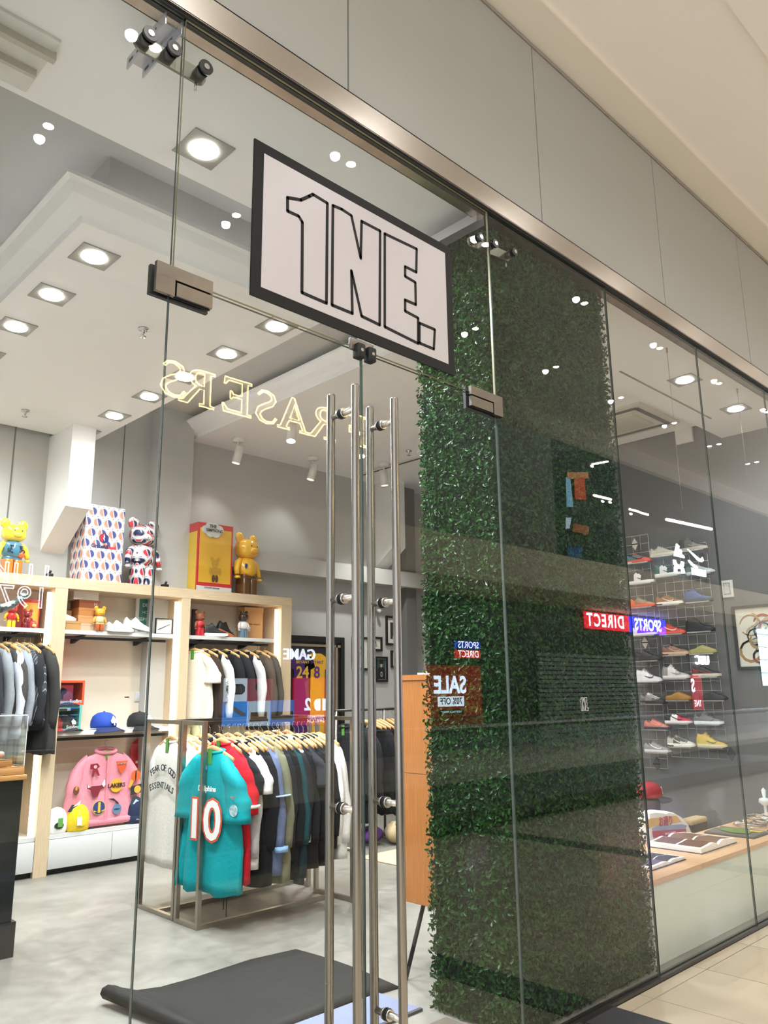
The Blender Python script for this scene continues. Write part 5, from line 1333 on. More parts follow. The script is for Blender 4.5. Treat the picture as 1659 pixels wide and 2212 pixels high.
# ---- mats inside the doors
t = thing('rubber_mat', 'black rubber mat inside the doors with its left end rolled up', 'mat', (2.7, 1.4, 0))
n = 20; rows = []
prof = [(3.31, .002), (3.0, .003), (2.6, .004), (2.4, .008), (2.27, .02), (2.19, .05), (2.15, .075), (2.115, .085), (2.085, .075), (2.075, .05), (2.09, .025), (2.12, .018)]
vs = []; N = 9
for i, (x, z) in enumerate(prof):
    for k in range(N):
        u = k/(N-1); y = .955+(1.86-.955)*u
        bend = max(0, (2.4-x))*.6*(1-u)
        vs.append(Vector((x+.03*math.sin(u*3)*(x > 3)+bend*.35+(.06*(1-u) if x < 2.3 else 0), y+.02*math.sin(x*7)+(.13*u*0), z*(1-.45*(1-u))+.002+.004*math.sin(x*9+u*5)*(x > 2.4)*.5)))
top = len(vs); T = .007
vs2 = []
for i, (x, z) in enumerate(prof):
    a = prof[max(0, i-1)]; b = prof[min(len(prof)-1, i+1)]; d = Vector((b[0]-a[0], 0, b[1]-a[1])).normalized(); nn = Vector((d.z, 0, -d.x))*T
    for k in range(N): vs2.append(vs[i*N+k]-nn if False else vs[i*N+k]+Vector((-nn.x, 0, abs(nn.z) if i < 6 else -abs(nn.z)*0+.0))*1.0)
fs = []
for i in range(len(prof)-1):
    for k in range(N-1):
        a = i*N+k; fs += [(a, a+1, a+N+1, a+N), (top+a, top+a+N, top+a+N+1, top+a+1)]
for i in range(len(prof)-1):
    a = i*N; fs += [(a, a+N, top+a+N, top+a), (a+N-1, top+a+N-1, top+a+2*N-1, a+2*N-1)]
RUB = mat('191a1a', .6, spec=.15, var=.14, nscale=9, bump=.25)
MB().add(vs+vs2, fs, 0, True).build('sheet', RUB, t)
t = thing('carpet_mat', 'blue-grey ribbed carpet mat under the front edge of the black mat', 'mat', (2.75, .85, 0))
MB().rbox(2.2, 3.17, .64, .95, .001, .012, .004).build('pile', mat('7d84a0', .95, var=.14, nscale=160, bump=.5), t)
MB().box(2.2, 3.17, .635, .655, .001, .013).build('edging', mat('3c3c44', .8), t)
# ================================================================ trainer wall on the right
XG = 8.46
WIRE = mat('b9bbbb', .25, 1.0)
def gridwall(y0, y1, z0, z1, label):
    t = thing('gridwall_panel', label, 'wire grid', (XG, (y0+y1)/2, z0), 0, 'wire grid panels of the trainer wall')
    m = MB(); k = 0
    n = round((z1-z0)/.1); 
    for i in range(1, n):
        z = z0+(z1-z0)*i/n; m.box(XG-.002, XG+.002, y0, y1, z-.002, z+.002)
    for i in range(1, 6):
        y = y0+(y1-y0)*i/6; m.box(XG-.006, XG-.002, y-.002, y+.002, z0, z1)
    o = m.build('wires', WIRE, t); o['kind'] = 'stuff'
    MB().box(XG-.007, XG+.003, y0-.005, y0, z0, z1).box(XG-.007, XG+.003, y1, y1+.005, z0, z1).box(XG-.007, XG+.003, y0, y1, z1, z1+.005).box(XG-.007, XG+.003, y0, y1, z0-.005, z0).build('rim', WIRE, t)
    for z in (z0+.2, z1-.2):
        MB().cyl((XG, (y0+y1)/2, z), (XW-.001, (y0+y1)/2, z), .006, 6).build('standoff', WIRE, t)
gridwall(1.262, 1.87, .83, 3.10, 'right wire grid panel carrying the trainers, nearest the glass')
gridwall(1.93, 2.53, .70, 3.29, 'middle wire grid panel carrying the left column of trainers')
gridwall(2.60, 3.20, .70, 3.29, 'rear wire grid panel mostly behind the hedge column')
for px, py, lab in ((1372, 1176, 'diamond-shaped bright fixing on the upper left of the trainer grid'), (1394, 1388, 'diamond-shaped bright fixing in the middle of the trainer grid'), (1419, 1650, 'grey diamond-shaped fixing below the last trainers, left'), (1580, 1629, 'grey diamond-shaped fixing below the yellow trainer')):
    p = at(px, py, 'x', XG-.02); t = thing('diamond_fixing', lab, 'fixing', (XG-.02, p.y, p.z))
    s = .055; c = 'd8d4cc' if py < 1500 else '5a5856'
    m = MB().prism([(0, -s*1.3), (s*.75, 0), (0, s*1.3), (-s*.75, 0)], (XG-.02, p.y, p.z), EY*-1, EZ, (-.01, 0, 0)); m.build('plate', mat(c, .3, .6), t)
    MB().box(XG-.034, XG-.02, p.y-.04, p.y+.04, p.z-.006, p.z+.006).build('band', BLACKM, t)
def Z1(a, b): return 1340+a/6.91, 1140+b/6.91
def Z2(a, b): return 1340+a/6.38, 1380+b/6.38
W_ = 'f0ece8'
SH_ = [  # kind, pixel, label, colours: sole, sole heel, quarter, toe, heel, collar, laces, stripe
 ('run', Z1(285, 530), 'coral and teal running trainer at the top left of the shoe wall', ['f0604c', W_, '6f8486', 'f0604c', '5d8a90', 'd8503c', '4a3f55', '2d2838']),
 ('run', Z1(650, 430), 'cream knitted trainer in the top row with a lettered side', ['e6dcc4', 'ece4d2', 'd5cbb8', 'cfc4b0', 'd9d0be', 'c8bca6', 'e4dccc', 'd5cbb8']),
 ('high', Z1(1095, 345), 'grey and black patterned trainer, rightmost of the top row', ['c2b7a8', 'c2b7a8', '6b6763', '8b867e', '4b4947', '5b5854', '2c2b2a', 'a09a90']),
 ('high', Z1(330, 838), 'black and white high-top under the coral trainer', [W_, W_, 'e9e4e0', '1d1d1f', '1b1b1d', '1b1b1d', '1d1d1f', '151517']),
 ('high', Z1(720, 728), 'dark green and white high-top in the second row', [W_, W_, 'e6e0de', '16211c', '1d5236', '1c4a33', '20201f', '161617']),
 ('low', Z1(1200, 692), 'pale grey trainer behind the mirrored white logos', ['cfd2d2', 'cfd2d2', 'a9aeb2', 'b4b8ba', '5c6f74', '8c9498', 'c4c8ca', 'bfc4c8']),
 ('run', Z1(340, 1192), 'olive and orange trainer on the left of the third row', ['e8643c', 'e8643c', '8b8468', '9a8f70', 'e8703f', '7d7658', 'b0a488', 'ee6a3c']),
 ('run', Z1(745, 1155), 'tan brown trainer with white sole in the third row', ['eee6da', '3a3632', '8c5a35', '8a5a38', '9c6236', '5f3d26', 'd8c8b0', 'd9c6ae']),
 ('high', Z1(1180, 1112), 'slate blue basketball shoe on the right of the third row', ['3a4352', 'c9ced6', '4a5f8a', '4d6290', '465a84', '3d4f76', '3a486a', '55699a']),
 ('low', Z1(375, 1612), 'dark red and white trainer below the mirrored red and blue banner', ['e8e0dc', 'e8e0dc', '7d1f2e', '84202f', 'd8d0cc', '6b1a28', 'e6dedb', 'b43a48']),
 ('low', Z1(785, 1592), 'bright red trainer with pale side in the fourth row', ['d8543f', 'e8c8bc', 'c23b2c', 'c6402f', 'c03a2c', 'b8382a', 'd0503c', 'efd9cf']),
 ('high', Z1(1205, 1555), 'all black high-top on the right of the fourth row', ['161718', '161718', '17181a', '17181a', '17181a', '121315', '1a1b1c', '1c1d1f']),
 ('run', Z2(395, 305), 'glossy black running shoe at the left of the fifth row', ['2a2726', '2a2726', '2e2a28', '272423', '2c2827', '1d1b1a', '4a4542', '3a3533']),
 ('run', Z2(775, 228), 'bronze brown running shoe in the fifth row', ['c9a890', '5a3a2c', '8a6250', '94705a', '7d5848', '2a201c', '7d5c4a', 'b99a82']),
 ('slide', Z2(1145, 208), 'olive moulded slip-on in the fifth row', ['9a9458']+['9a9458']*7),
 ('high', Z2(410, 598), 'white trainer with a navy side stripe in the sixth row', ['e2dcdc', 'e2dcdc', 'e4dfdf', 'cfc8c4', 'dcd6d6', '9a9494', 'd4cec8', '2e3350']),
 ('high', Z2(780, 552), 'white and grey trainer with black heel piece in the sixth row', ['d9d2ce', '2a2828', 'd8d1cd', 'b2aca8', '8d8884', 'bcb5ae', '3a3836', '97918c']),
 ('run', Z2(1195, 528), 'black trainer with dark red heel on the right of the sixth row', ['c9c0ac', 'b85a4c', '2a2828', '1f1e1e', '6b2228', '1b1a1a', '2d2b2b', '8d2a30']),
 ('run', Z2(460, 898), 'grey to black faded running shoe in the seventh row', ['22201f', '6a6462', '8d8884', '1f1e1e', '6d6864', 'ddd6cc', 'e4dccf', '7a746f']),
 ('slide', Z2(815, 850), 'ochre yellow clog in the seventh row', ['8d6420']+['9a6c22']*7),
 ('slide', Z2(1290, 850), 'black slip-on clog on the right of the seventh row', ['1d1c1c']+['1f1e1e']*7),
 ('low', Z2(525, 1250), 'salmon pink trainer with dark sole in the eighth row', ['2e2a33', '2e2a33', 'c97560', 'd07f6a', 'bf6a58', 'a85a4c', 'd8907c', 'd88a76']),
 ('low', Z2(810, 1168), 'red, white and black trainer in the eighth row', ['e6d8d8', 'e6d8d8', 'ece4e2', 'c2233a', '1b1a1c', '1b1a1c', '222023', '1b1a1c']),
 ('run', Z2(1225, 1182), 'dark grey trainer with white sole on the right of the eighth row', ['e2e4e4', 'e2e4e4', '6a6866', '6d6b69', '625f5d', '5a5856', 'a39f99', '75726f']),
 ('low', Z2(525, 1565), 'grey suede trainer with a white stripe in the bottom row', ['cfcbc8', 'cfcbc8', '85817f', '8b8784', '807c7a', '75716f', 'a8a4a1', 'e4e0de']),
 ('run', Z2(850, 1490), 'black and white chunky runner in the bottom row', ['e4ded4', '2a2827', '28282a', 'c9c5bc', 'b4b0a2', '8d8a7a', '9a9684', 'd8d2c8']),
 ('high', Z2(1270, 1500), 'yellow and grey trainer, rightmost of the bottom row', ['cfc3a0', '2f2d2b', 'c9aa34', 'c9a834', 'c4a62f', 'a88f2c', '4a4538', '5a543f']),
]
XS = XG-.085
shelf0 = None
def shoe_shelf(y, z, label):
    global shelf0
    if shelf0 is None:
        t = thing('shoe_shelf', label, 'shelf', (XS, y, z), 0, 'small shoe shelves on the wire grid')
        MB().box(-.055, .072, -.13, .13, -.006, -.002).build('plate', mat('9fa3a3', .3, .4), t, local=True)
        MB().box(-.058, -.055, -.13, .13, -.008, .004).build('lip', WIRE, t, local=True)
        shelf0 = t
    else: t = dup(shelf0, (XS, y, z), None, label)
    return t
for kind, (px, py), lab, cols in SH_:
    p = at(px, py, 'x', XS)
    shoe(kind, (XS, p.y, p.z), -PI/2, lab, cols, 'trainers displayed on the wire grid', s=1.02 if kind != 'slide' else .98)
    shoe_shelf(p.y, p.z, 'small metal shelf under the '+' '.join(lab.split(' in the ')[0].split(' at the ')[0].split(' on the ')[0].split()[:11]))
for i, (py, kind, c, lab) in enumerate(((1262, 'low', 'd8cfc2', 'beige'), (1312, 'run', 'd8703f', 'orange'), (1372, 'low', '3a302c', 'dark brown'), (1422, 'low', '2a2a2b', 'black'), (1472, 'high', 'cfc8bd', 'off-white'), (1518, 'run', '6f6a5e', 'khaki grey'), (1572, 'low', 'a9a49a', 'stone grey'))):
    p = at(1325, py, 'x', XS)
    shoe(kind, (XS, p.y, p.z), -PI/2, lab+' trainer peeping out from behind the hedge column', ['e0d8c8', 'e0d8c8']+[c]*5+['e8e2d8'], 'trainers displayed on the wire grid', s=1.02)
    shoe_shelf(p.y, p.z, 'small metal shelf under the '+lab+' trainer beside the hedge column')
# framed print and switch plate on the right wall
a, b = at(1581, 1311, 'x', XW), at(1597, 1447, 'x', XW); yr = a.y-.52
t = thing('framed_print', 'black-framed print of red and ochre coiling scrolls on the right wall', 'picture', (XW, (a.y+yr)/2, b.z))
m = MB()
zt, zb = a.z, b.z; fw = .03
m.box(XW-.03, XW, yr, a.y, zt-fw, zt).box(XW-.03, XW, yr, a.y, zb, zb+fw).box(XW-.03, XW, yr, yr+fw, zb+fw, zt-fw).box(XW-.03, XW, a.y-fw, a.y, zb+fw, zt-fw)
m.build('frame', mat('1f1d1b', .4), t)
MB().box(XW-.012, XW-.002, yr+fw, a.y-fw, zb+fw, zt-fw).build('paper', mat('d9d4c4', .6), t)
def curl(cx, cz, r, a0, a1, w_, c, layer):
    m = MB(); N = 14; o = []; i_ = []
    for k in range(N+1):
        q = a0+(a1-a0)*k/N; ww = w_*(1-.5*abs(2*k/N-1)**3); o.append((cx+(r+ww)*math.cos(q), cz+(r+ww)*math.sin(q))); i_.append((cx+(r-ww)*math.cos(q), cz+(r-ww)*math.sin(q)))
    for k in range(N): m.prism([o[k], o[k+1], i_[k+1], i_[k]], (XW-.012-.001*layer, a.y, zb), EY*-1, EZ, (-.001, 0, 0))
    return m.build('scroll', mat(c, .6, var=.2, nscale=60), t)
rc = random.Random(5)
for k in range(26):
    curl(rc.uniform(.14, .40), rc.uniform(.10, .58), rc.uniform(.03, .11), rc.uniform(0, 6), rc.uniform(6.5, 10), rc.uniform(.007, .016), rc.choice(('a04a3c', '8a4034', 'b59560', '9c7a48', '5c6a58', '47506a', 'b9a57e')), k % 5)
a, b = at(1557, 1255, 'x', XW), at(1587, 1290, 'x', XW)
t = thing('access_panel', 'square off-white wall panel with a recessed cover right of the trainers', 'wall panel', (XW, (a.y+b.y)/2, b.z))
m = MB().rbox(XW-.018, XW-.001, b.y, a.y, b.z, a.z, .006); m.build('frame', mat('cfccc4', .5), t)
MB().box(XW-.022, XW-.018, b.y+.035, a.y-.035, b.z+.04, a.z-.035).build('cover', mat('c0bdb5', .5), t)
MB().box(XW-.0185, XW-.017, b.y+.03, a.y-.03, b.z+.034, a.z-.03).build('shadow_gap', mat('5a5854', .6), t)
# thin hanging wires from the soffit
for px, py0, py1, lab in ((1440, 752, 1150, 'thin hanging wire with a clip, left of the two in the window'), (1592, 840, 1000, 'thin hanging wire with a clip on the right of the window')):
    p = at(px, py0, 'z', 4.25)
    t = thing('hanging_wire', lab, 'wire', (p.x, p.y, 4.25))
    MB().cyl((p.x, p.y, 4.249), (p.x, p.y, 4.21), .008, 8).build('clip', mat('b0a898', .4, .7), t)
    MB().cyl((p.x, p.y, 4.21), (p.x, p.y, 2.9 if px < 1500 else 3.4), .0018, 5).build('strand', mat('a39c8e', .4, .7), t)

# ================================================================ window platform and what lies on it
PZ = .455
t = thing('window_platform', 'long low display platform with a pale oak top behind the right panes', 'platform', (6.5, .36, 0))
MB().box(4.56, 8.45, .115, .62, 0, PZ-.03).build('body', mat('cfd4c6', .35, var=.01), t)
PLK = mat('c9a179', .45, var=.12, nscale=9, stretch=(.9, 12, 12), bump=.03)
for x0, x1 in ((4.56, 5.225), (5.228, 6.9), (6.903, 8.45)): MB().box(x0, x1, .105, .63, PZ-.03, PZ).build('top_board', PLK, t)
t = thing('rear_step', 'low grey step behind the window platform', 'platform', (6.2, .85, 0))
MB().box(4.8, 7.2, .66, 1.05, 0, .30).build('body', mat('8f8a82', .6), t); MB().box(4.78, 7.22, .65, 1.06, .30, .33).build('top', PLK, t)
def open_book(x0, x1, xg, y0, y1, label, left, right, h=.035, pc='ece8e0', extra=None):
    t = thing('open_book', label, 'book', ((x0+x1)/2, (y0+y1)/2, PZ))
    MB().box(x0-.006, x1+.006, y0-.005, y1+.005, PZ, PZ+.005).build('cover', mat('2f2c2a', .6), t)
    for s, (xa, xb) in enumerate(((xg, x0), (xg, x1))):
        prof = [];
        for k in range(9):
            u = k/8; prof.append((xa+(xb-xa)*u, PZ+.006+h*(.25+1.1*math.sin(min(1, u*1.9+.12)*PI*.62)**1.0)*(1-.45*u)))
        poly = prof+[(xb, PZ+.0055), (xa, PZ+.0055)]
        m = MB(); n = len(poly)
        vs = [Vector((x, y0, z)) for x, z in poly]+[Vector((x, y1, z)) for x, z in poly]
        f = list(range(n)); m.add(vs, [f if s else f[::-1], [i+n for i in (f[::-1] if s else f)]]+[((i, (i+1) % n, n+(i+1) % n, n+i)[::(-1 if s else 1)]) for i in range(n)])
        m.build('page_block', mat(pc, .6), t)
        # printed area lying on the page curve
        c = (left, right)[s]
        if c:
            m = MB()
            for k in range(1, 8):
                (xa_, za), (xb_, zb_) = prof[k-1], prof[k]
                for (ya_, yb_) in ((y0+.02, y0+(y1-y0)*.48), (y0+(y1-y0)*.52, y1-.02)):
                    m.add([(xa_, ya_, za+.0012), (xb_, ya_, zb_+.0012), (xb_, yb_, zb_+.0012), (xa_, yb_, za+.0012)], [(0, 1, 2, 3) if s else (3, 2, 1, 0)])
            m.build('page_print', mat(*c) if isinstance(c, tuple) else mat(c, .5), t)
    return t
open_book(5.50, 6.06, 5.775, .235, .62, 'large open photo book with brown plates in the middle of the platform', '5f4028', '6a4a30', .038)
open_book(4.80, 5.26, 5.06, .235, .47, 'open magazine with purple-grey pages at the left end of the platform', '5d5470', '4c4652', .018)
b_ = open_book(6.29, 6.62, 6.56, .20, .57, 'magazine with a green and yellow cover lying toward the right of the platform', None, None, .012, '5a574f')
m = MB().prism([(0, 0), (.12, .02), (.2, .1), (.16, .22), (.05, .25), (-.03, .12)], (6.36, .26, PZ+.0215), EX, EY, (0, 0, .001), 0)
m.prism([(0, 0), (.08, .0), (.06, .1), (.01, .07)], (6.46, .22, PZ+.0225), EX, EY, (0, 0, .001), 1); m.build('cover_print', [mat('5d7a34', .5), mat('c9a92f', .5)], b_)
# books and wire basket, glass at the right end
t = thing('wire_tangle', 'tangle of chrome jewellery wires lying on the platform at the right edge', 'jewellery', (6.95, .42, PZ))
for k in range(7):
    m = MB().tube([(6.8+.03*k+.09*math.cos(q+k), .42+.12*math.sin(q), PZ+.012+.008*k+.004*math.sin(3*q)) for q in [2*PI*j/16 for j in range(17)]], .005, 6); m.build('loop', CHROME, t)
t = thing('glass_stand', 'clear stacked glass ornament standing at the right end of the platform', 'ornament', (7.33, .5, PZ))
MB().lathe([(.05, 0), (.05, .01), (.012, .02), (.012, .1), (.05, .13), (.045, .16), (.012, .17), (.02, .23), (.002, .25)], (7.33, .5, PZ), 14).build('body', mat('cfd6d6', .05, spec=.9, coat=.5), t)
MB().box(7.25, 7.41, .45, .55, PZ, PZ+.006).build('base', ACRYL, t)
t = thing('open_book', 'small white booklet at the right edge of the platform', 'book', (6.8, .2, PZ))
MB().tube([(6.72, .22, PZ+.02), (6.86, .18, PZ+.02)], .018, 8).build('page_roll', WHITELAM, t); MB().box(6.7, 6.9, .14, .26, PZ, PZ+.006).build('cover', BLACKM, t)
# t-shirt folded over a stand, with printed banner
ys = .76
TL = lambda a_, b_, y=ys: at(1370+a_/5.74, 1680+b_/5.74, 'y', y)
prof = [(115, 840), (118, 620), (120, 430), (190, 412), (300, 420), (340, 432), (390, 412), (470, 430), (560, 480), (640, 570), (690, 680), (700, 720), (640, 760), (500, 790), (300, 830)]
P = [TL(*q) for q in prof]; zb = .33
pts = [(p.x, max(zb+.001, p.z)) for p in P]
t = thing('folded_t_shirt', 'white T-shirt on a stand with a yellow lettered banner and red box print', 't-shirt', (pts[0][0]+.3, ys, zb))
rings = []
for f, s in ((0, .9), (.02, .985), (.05, 1), (.13, 1), (.17, .97), (.19, .88)):
    cx = sum(p[0] for p in pts)/len(pts); cz = sum(p[1] for p in pts)/len(pts)
    rings.append([Vector((cx+(x-cx)*s, ys+f-.03, max(zb+.001, cz+(z-cz)*s))) for x, z in pts])
MB().loft(rings).build('body', cloth('e9e6e0'), t)
def onfront(poly, name, c, lay):
    m = MB(); Q = [TL(*q, y=ys-.032-.002*lay) for q in poly]
    m.prism([(q.x, q.z) for q in Q], (0, ys-.032-.002*lay, 0), EX, EZ, (0, -.0015, 0)); return m.build(name, mat(c, .6, var=.08), t)
onfront([(125, 545), (200, 505), (520, 470), (590, 550), (300, 590), (215, 610), (150, 660)], 'banner_print', 'd0a83c', 0)
onfront([(215, 630), (300, 595), (590, 575), (650, 590), (640, 625), (230, 650)], 'band_print', '8f9cb0', 0)
onfront([(225, 660), (640, 632), (650, 700), (240, 745)], 'red_box_print', 'b03a36', 1)
onfront([(240, 755), (560, 730), (480, 775), (260, 810)], 'lower_print', '5a6a9c', 0)
q = MB(); o = TL(395, 545, ys-.036); e = TL(560, 520, ys-.036); X = (e-o).normalized(); Y = Vector((-X.z, 0, X.x))
add_text(q, 'お通り', o-X*.0, X, Y, .075, bold=.0015, narrow=1); q.build('banner_lettering', mat('a8342c', .6), t)
q = MB(); o = TL(450, 688, ys-.038); add_text(q, 'SPECIAL EDITION', o, X, Y, .022); q.build('box_lettering', mat('e6d0c8', .6), t)
# red cap on a dark stand
c = TL(172, 245, ys+.26)
t = thing('hat_stand', 'dark rounded stand under the red cap', 'stand', (c.x, ys+.06, .33))
MB().lathe([(.05, 0), (.05, .012), (.02, .03), (.02, c.z-.33-.16), (.075, c.z-.33-.12), (.08, c.z-.33-.03), (.06, c.z-.33)], (c.x+.03, ys+.26, .33), 16).build('post', mat('3a302a', .6), t)
cap((c.x+.03, ys+.26, c.z), .95, 'red cap with dark brim and white letter on the stand by the hedge', mat('8f1c26', .7), mat('221d22', .7), s=1.02, patch=[[(-.02, .03), (-.008, .03), (0, .01), (.008, .03), (.02, .03), (.006, -.005), (.006, -.03), (-.006, -.03), (-.006, -.005)]])
t = thing('sling_bag', 'small black and sand cross-body bag behind the platform', 'bag', (6.3, .8, .33)); p = TL(775, 610, .80)
MB().rbox(p.x-.16, p.x+.14, .76, .86, .331, p.z+.06, .03).build('body', cloth('3f3c36'), t)
MB().rbox(p.x-.17, p.x+.12, .755, .865, p.z+.03, p.z+.075, .015).build('sand_flap', cloth('b39c78'), t)
t = thing('rounded_hat', 'dark grey rounded hat behind the platform, right of the small bag', 'hat', (6.5, .8, .33)); p = TL(960, 575, .80)
MB().lathe([(.10, 0), (.105, .03), (.09, .12), (.05, .2), (.003, .225)], (p.x+.02, .82, .331), 18).build('crown', cloth('4a4a46'), t)
MB().lathe([(.104, 0), (.108, .005), (.108, .03), (.103, .034)], (p.x+.02, .82, .331), 18).build('band', cloth('3c3c39'), t)
# ================================================================ the shops across the void, seen mirrored in the glass
_glow = glow
def glow(c, s): return _glow(c, s*1.4)
def mir(px, py, y=12.0):
    """where the mirrored thing really stands, on the far side of the void"""
    p = at(px, py, 'y', y); return Vector((p.x, -y, p.z))
MX = EX*-1
def panel(name, px0, py0, px1, py1, c, es, label, y=11.9, cat='sign', d=.06):
    a, b = mir(px0, py0, y), mir(px1, py1, y)
    t = thing(name, label, cat, ((a.x+b.x)/2, -y, min(a.z, b.z)))
    z1 = (a.z+b.z)/2
    MB().box(a.x, b.x, -y-d, -y, min(a.z, b.z), max(a.z, b.z)).build('panel', glow(c, es), t)
    return t, a, b
GOLD = glow('ffe7a0', 16.0); WHT = glow('eef8ff', 10.0)
# halo-lit serif letters on the upper wall
def serif(ch):
    s = .13; f = .07
    if ch == 'F': return [[(.0, 0), (.42, 0), (.42, f), (.30, f+.02), (.30, .52), (.55, .52), (.60, .44), (.64, .44), (.64, .72), (.60, .72), (.55, .62), (.30, .62), (.30, 1.10), (.70, 1.10), (.80, .95), (.84, .95), (.82, 1.2), (0, 1.2), (0, 1.2-f), (.12, 1.18-f), (.12, f+.02), (0, f)]]
    if ch == 'E': return [[(.0, 0), (.84, 0), (.88, .28), (.84, .28), (.72, .10), (.30, .10), (.30, .56), (.56, .56), (.61, .48), (.65, .48), (.65, .76), (.61, .76), (.56, .66), (.30, .66), (.30, 1.10), (.70, 1.10), (.80, .95), (.84, .95), (.82, 1.2), (0, 1.2), (0, 1.2-f), (.12, 1.18-f), (.12, f+.02), (0, f)]]
    if ch == 'A': return [[(-.05, 0), (.28, 0), (.28, f), (.18, f+.02), (.27, .34), (.64, .34), (.73, f+.02), (.63, f), (.63, 0), (1.03, 0), (1.03, f), (.93, f+.02), (.56, 1.22), (.48, 1.22), (.08, f+.02), (-.05, f)], [(.30, .44), (.46, .98), (.61, .44)]]
    if ch == 'R':
        arc = [(.40+.32*math.cos(q), .90+.30*math.sin(q)) for q in [PI/2-k*PI/8 for k in range(9)]]
        inn = [(.40+.16*math.cos(q), .90+.21*math.sin(q)) for q in [PI/2-k*PI/8 for k in range(9)]]
        return [[(0, 0), (.42, 0), (.42, f), (.30, f+.02), (.30, .56), (.42, .56), (.74, 0), (1.0, 0), (1.0, f), (.88, f+.02), (.56, .60)]+arc[::-1][1:]+[(0, 1.2), (0, 1.2-f), (.12, 1.18-f), (.12, f+.02), (0, f)], [(.30, 1.11)]+inn+[(.30, .69)]]
    if ch == 'S':
        c = [(.66, .98), (.55, 1.13), (.38, 1.16), (.20, 1.06), (.16, .90), (.26, .74), (.44, .62), (.60, .48), (.66, .30), (.56, .12), (.38, .05), (.18, .10), (.08, .28)]
        w_ = [.03, .03, .035, .055, .07, .085, .09, .085, .07, .055, .035, .03, .03]; L_ = []; R2 = []
        for i, (x, y) in enumerate(c):
            a = c[max(0, i-1)]; b = c[min(len(c)-1, i+1)]; dx, dy = b[0]-a[0], b[1]-a[1]; n = math.hypot(dx, dy); L_.append((x-dy/n*w_[i], y+dx/n*w_[i])); R2.append((x+dy/n*w_[i], y-dx/n*w_[i]))
        return [L_+R2[::-1]]
t = thing('store_sign', 'large gold halo-lit serif shop sign high on the opposite wall, mirrored above the left door', 'sign', (10.7, -11.95, 7.5))
cx = [(767, 928), (700, 914), (639, 897), (574, 879), (514, 858), (432, 838), (373, 818)]
for ch, (px, py) in zip('FRASERS', cx):
    c = mir(px, py, 11.9); m = MB()
    for poly in serif(ch):
        pts = [Vector((c.x, -11.9, c.z))+MX*(p[0]-.42)*.88+EZ*(p[1]-.6)*.68 for p in poly]
        m.tube(pts+[pts[0], pts[1]], .016, 5)
    m.build('letter', GOLD, t)
    m = MB()
    poly = serif(ch)[0]
    m.prism(poly, Vector((c.x, -11.97, c.z))-MX*.42*.88-EZ*.6*.68, MX*.88, EZ*.68, (0, .05, 0)); m.build('letter_face', mat('cfc4ae', .5), t)
# game shop: white letters, light panels, red poster
t = thing('shop_sign', 'white lit shop lettering across the void, mirrored left of the pull bars', 'sign', (11.2, -11.9, 2.2))
a, b = mir(617, 1403, 11.9), mir(676, 1430, 11.9); q = MB(); add_text(q, 'GAME', ((a.x+b.x)/2, -11.89, (a.z+b.z)/2+.02), MX, EZ, .34, bold=.002, extrude=.02); q.build('letters', WHT, t)
MB().box(a.x-.15, b.x+.15, -11.99, -11.95, b.z-.05, a.z+.1).build('backing', mat('22262a', .5), t)
def lit(px0, py0, px1, py1, c, es, label, art=()):
    t, a, b = panel('light_panel', px0, py0, px1, py1, c, es, label, cat='screen')
    w_, h_ = b.x-a.x, a.z-b.z
    for k, (poly, cc, e2) in enumerate(art):
        m = MB().prism([(p[0]*w_, p[1]*h_) for p in poly], (b.x, -11.899+.002*k, b.z), MX, EZ, (0, .002, 0)); m.build('picture_shape', glow(cc, e2), t)
    return t, a, b
def rr(x0, x1, y0, y1, r=.05): return [(x0+r, y0), (x1-r, y0), (x1, y0+r), (x1, y1-r), (x1-r, y1), (x0+r, y1), (x0, y1-r), (x0, y0+r)]
lit(487, 1465, 534, 1515, 'cfe4f2', 5.5, 'pale lit advert panel with a dark handheld console, mirrored by the oak shelves', [(rr(.12, .95, .3, .75, .12), '2a3036', .5), (rr(.24, .82, .36, .68, .05), '5a666e', 1.5)])
lit(534, 1466, 589, 1514, 'b04a58', 3.0, 'dull red lit advert panel with a dark round gadget', [(disc(.2, 16, 1, 1.1, .5, .62), '2a2228', .4), (rr(.44, .54, .1, .5, .02), '2a2228', .4)])
lit(484, 1516, 534, 1567, '2f8be6', 6.0, 'bright blue lit advert panel with a reaching hand', [([(1.0, .95), (.9, 1.0), (.3, .62), (.1, .52), (.08, .4), (.3, .42), (.45, .5)], '8a9098', 2.0)])
lit(534, 1514, 584, 1567, 'b8d6ea', 5.0, 'pale lit advert panel with a brown dock', [(rr(.15, .85, .28, .55, .02), '8a6a42', 1.6), (rr(.1, .9, .18, .28, .02), '4a4038', .8)])
lit(584, 1513, 635, 1566, '4b86d8', 4.5, 'blue lit advert panel by the red poster', [(rr(.05, .95, .25, .55, .02), '5a5048', .8)])
t, a, b = lit(636, 1464, 722, 1563, 'c0182c', 5.0, 'tall red lit poster with white emblem and 2, mirrored on the framed jerseys', [])
q = MB(); w_ = b.x-a.x; h_ = a.z-b.z
ox = b.x-.02*w_; cz = b.z+.42*h_
cxr = mir(694, 1522, 11.9).x
q.prism([(-.11+.11*math.cos(k), .13*math.sin(k)) for k in [PI/2+PI*j/10 for j in range(11)]]+[(-.09, -.13), (-.03, -.13), (-.03, .13)], (cxr, -11.895, cz), MX, EZ, (0, .004, 0))
q.prism([(.03, -.13)]+[(.11+.11*math.cos(k), .13*math.sin(k)) for k in [-PI/2+PI*j/10 for j in range(11)]]+[(.03, .13)], (cxr, -11.895, cz), MX, EZ, (0, .004, 0))
add_text(q, '2', (mir(664, 1522, 11.9).x, -11.893, cz), MX, EZ, .36, bold=.012)
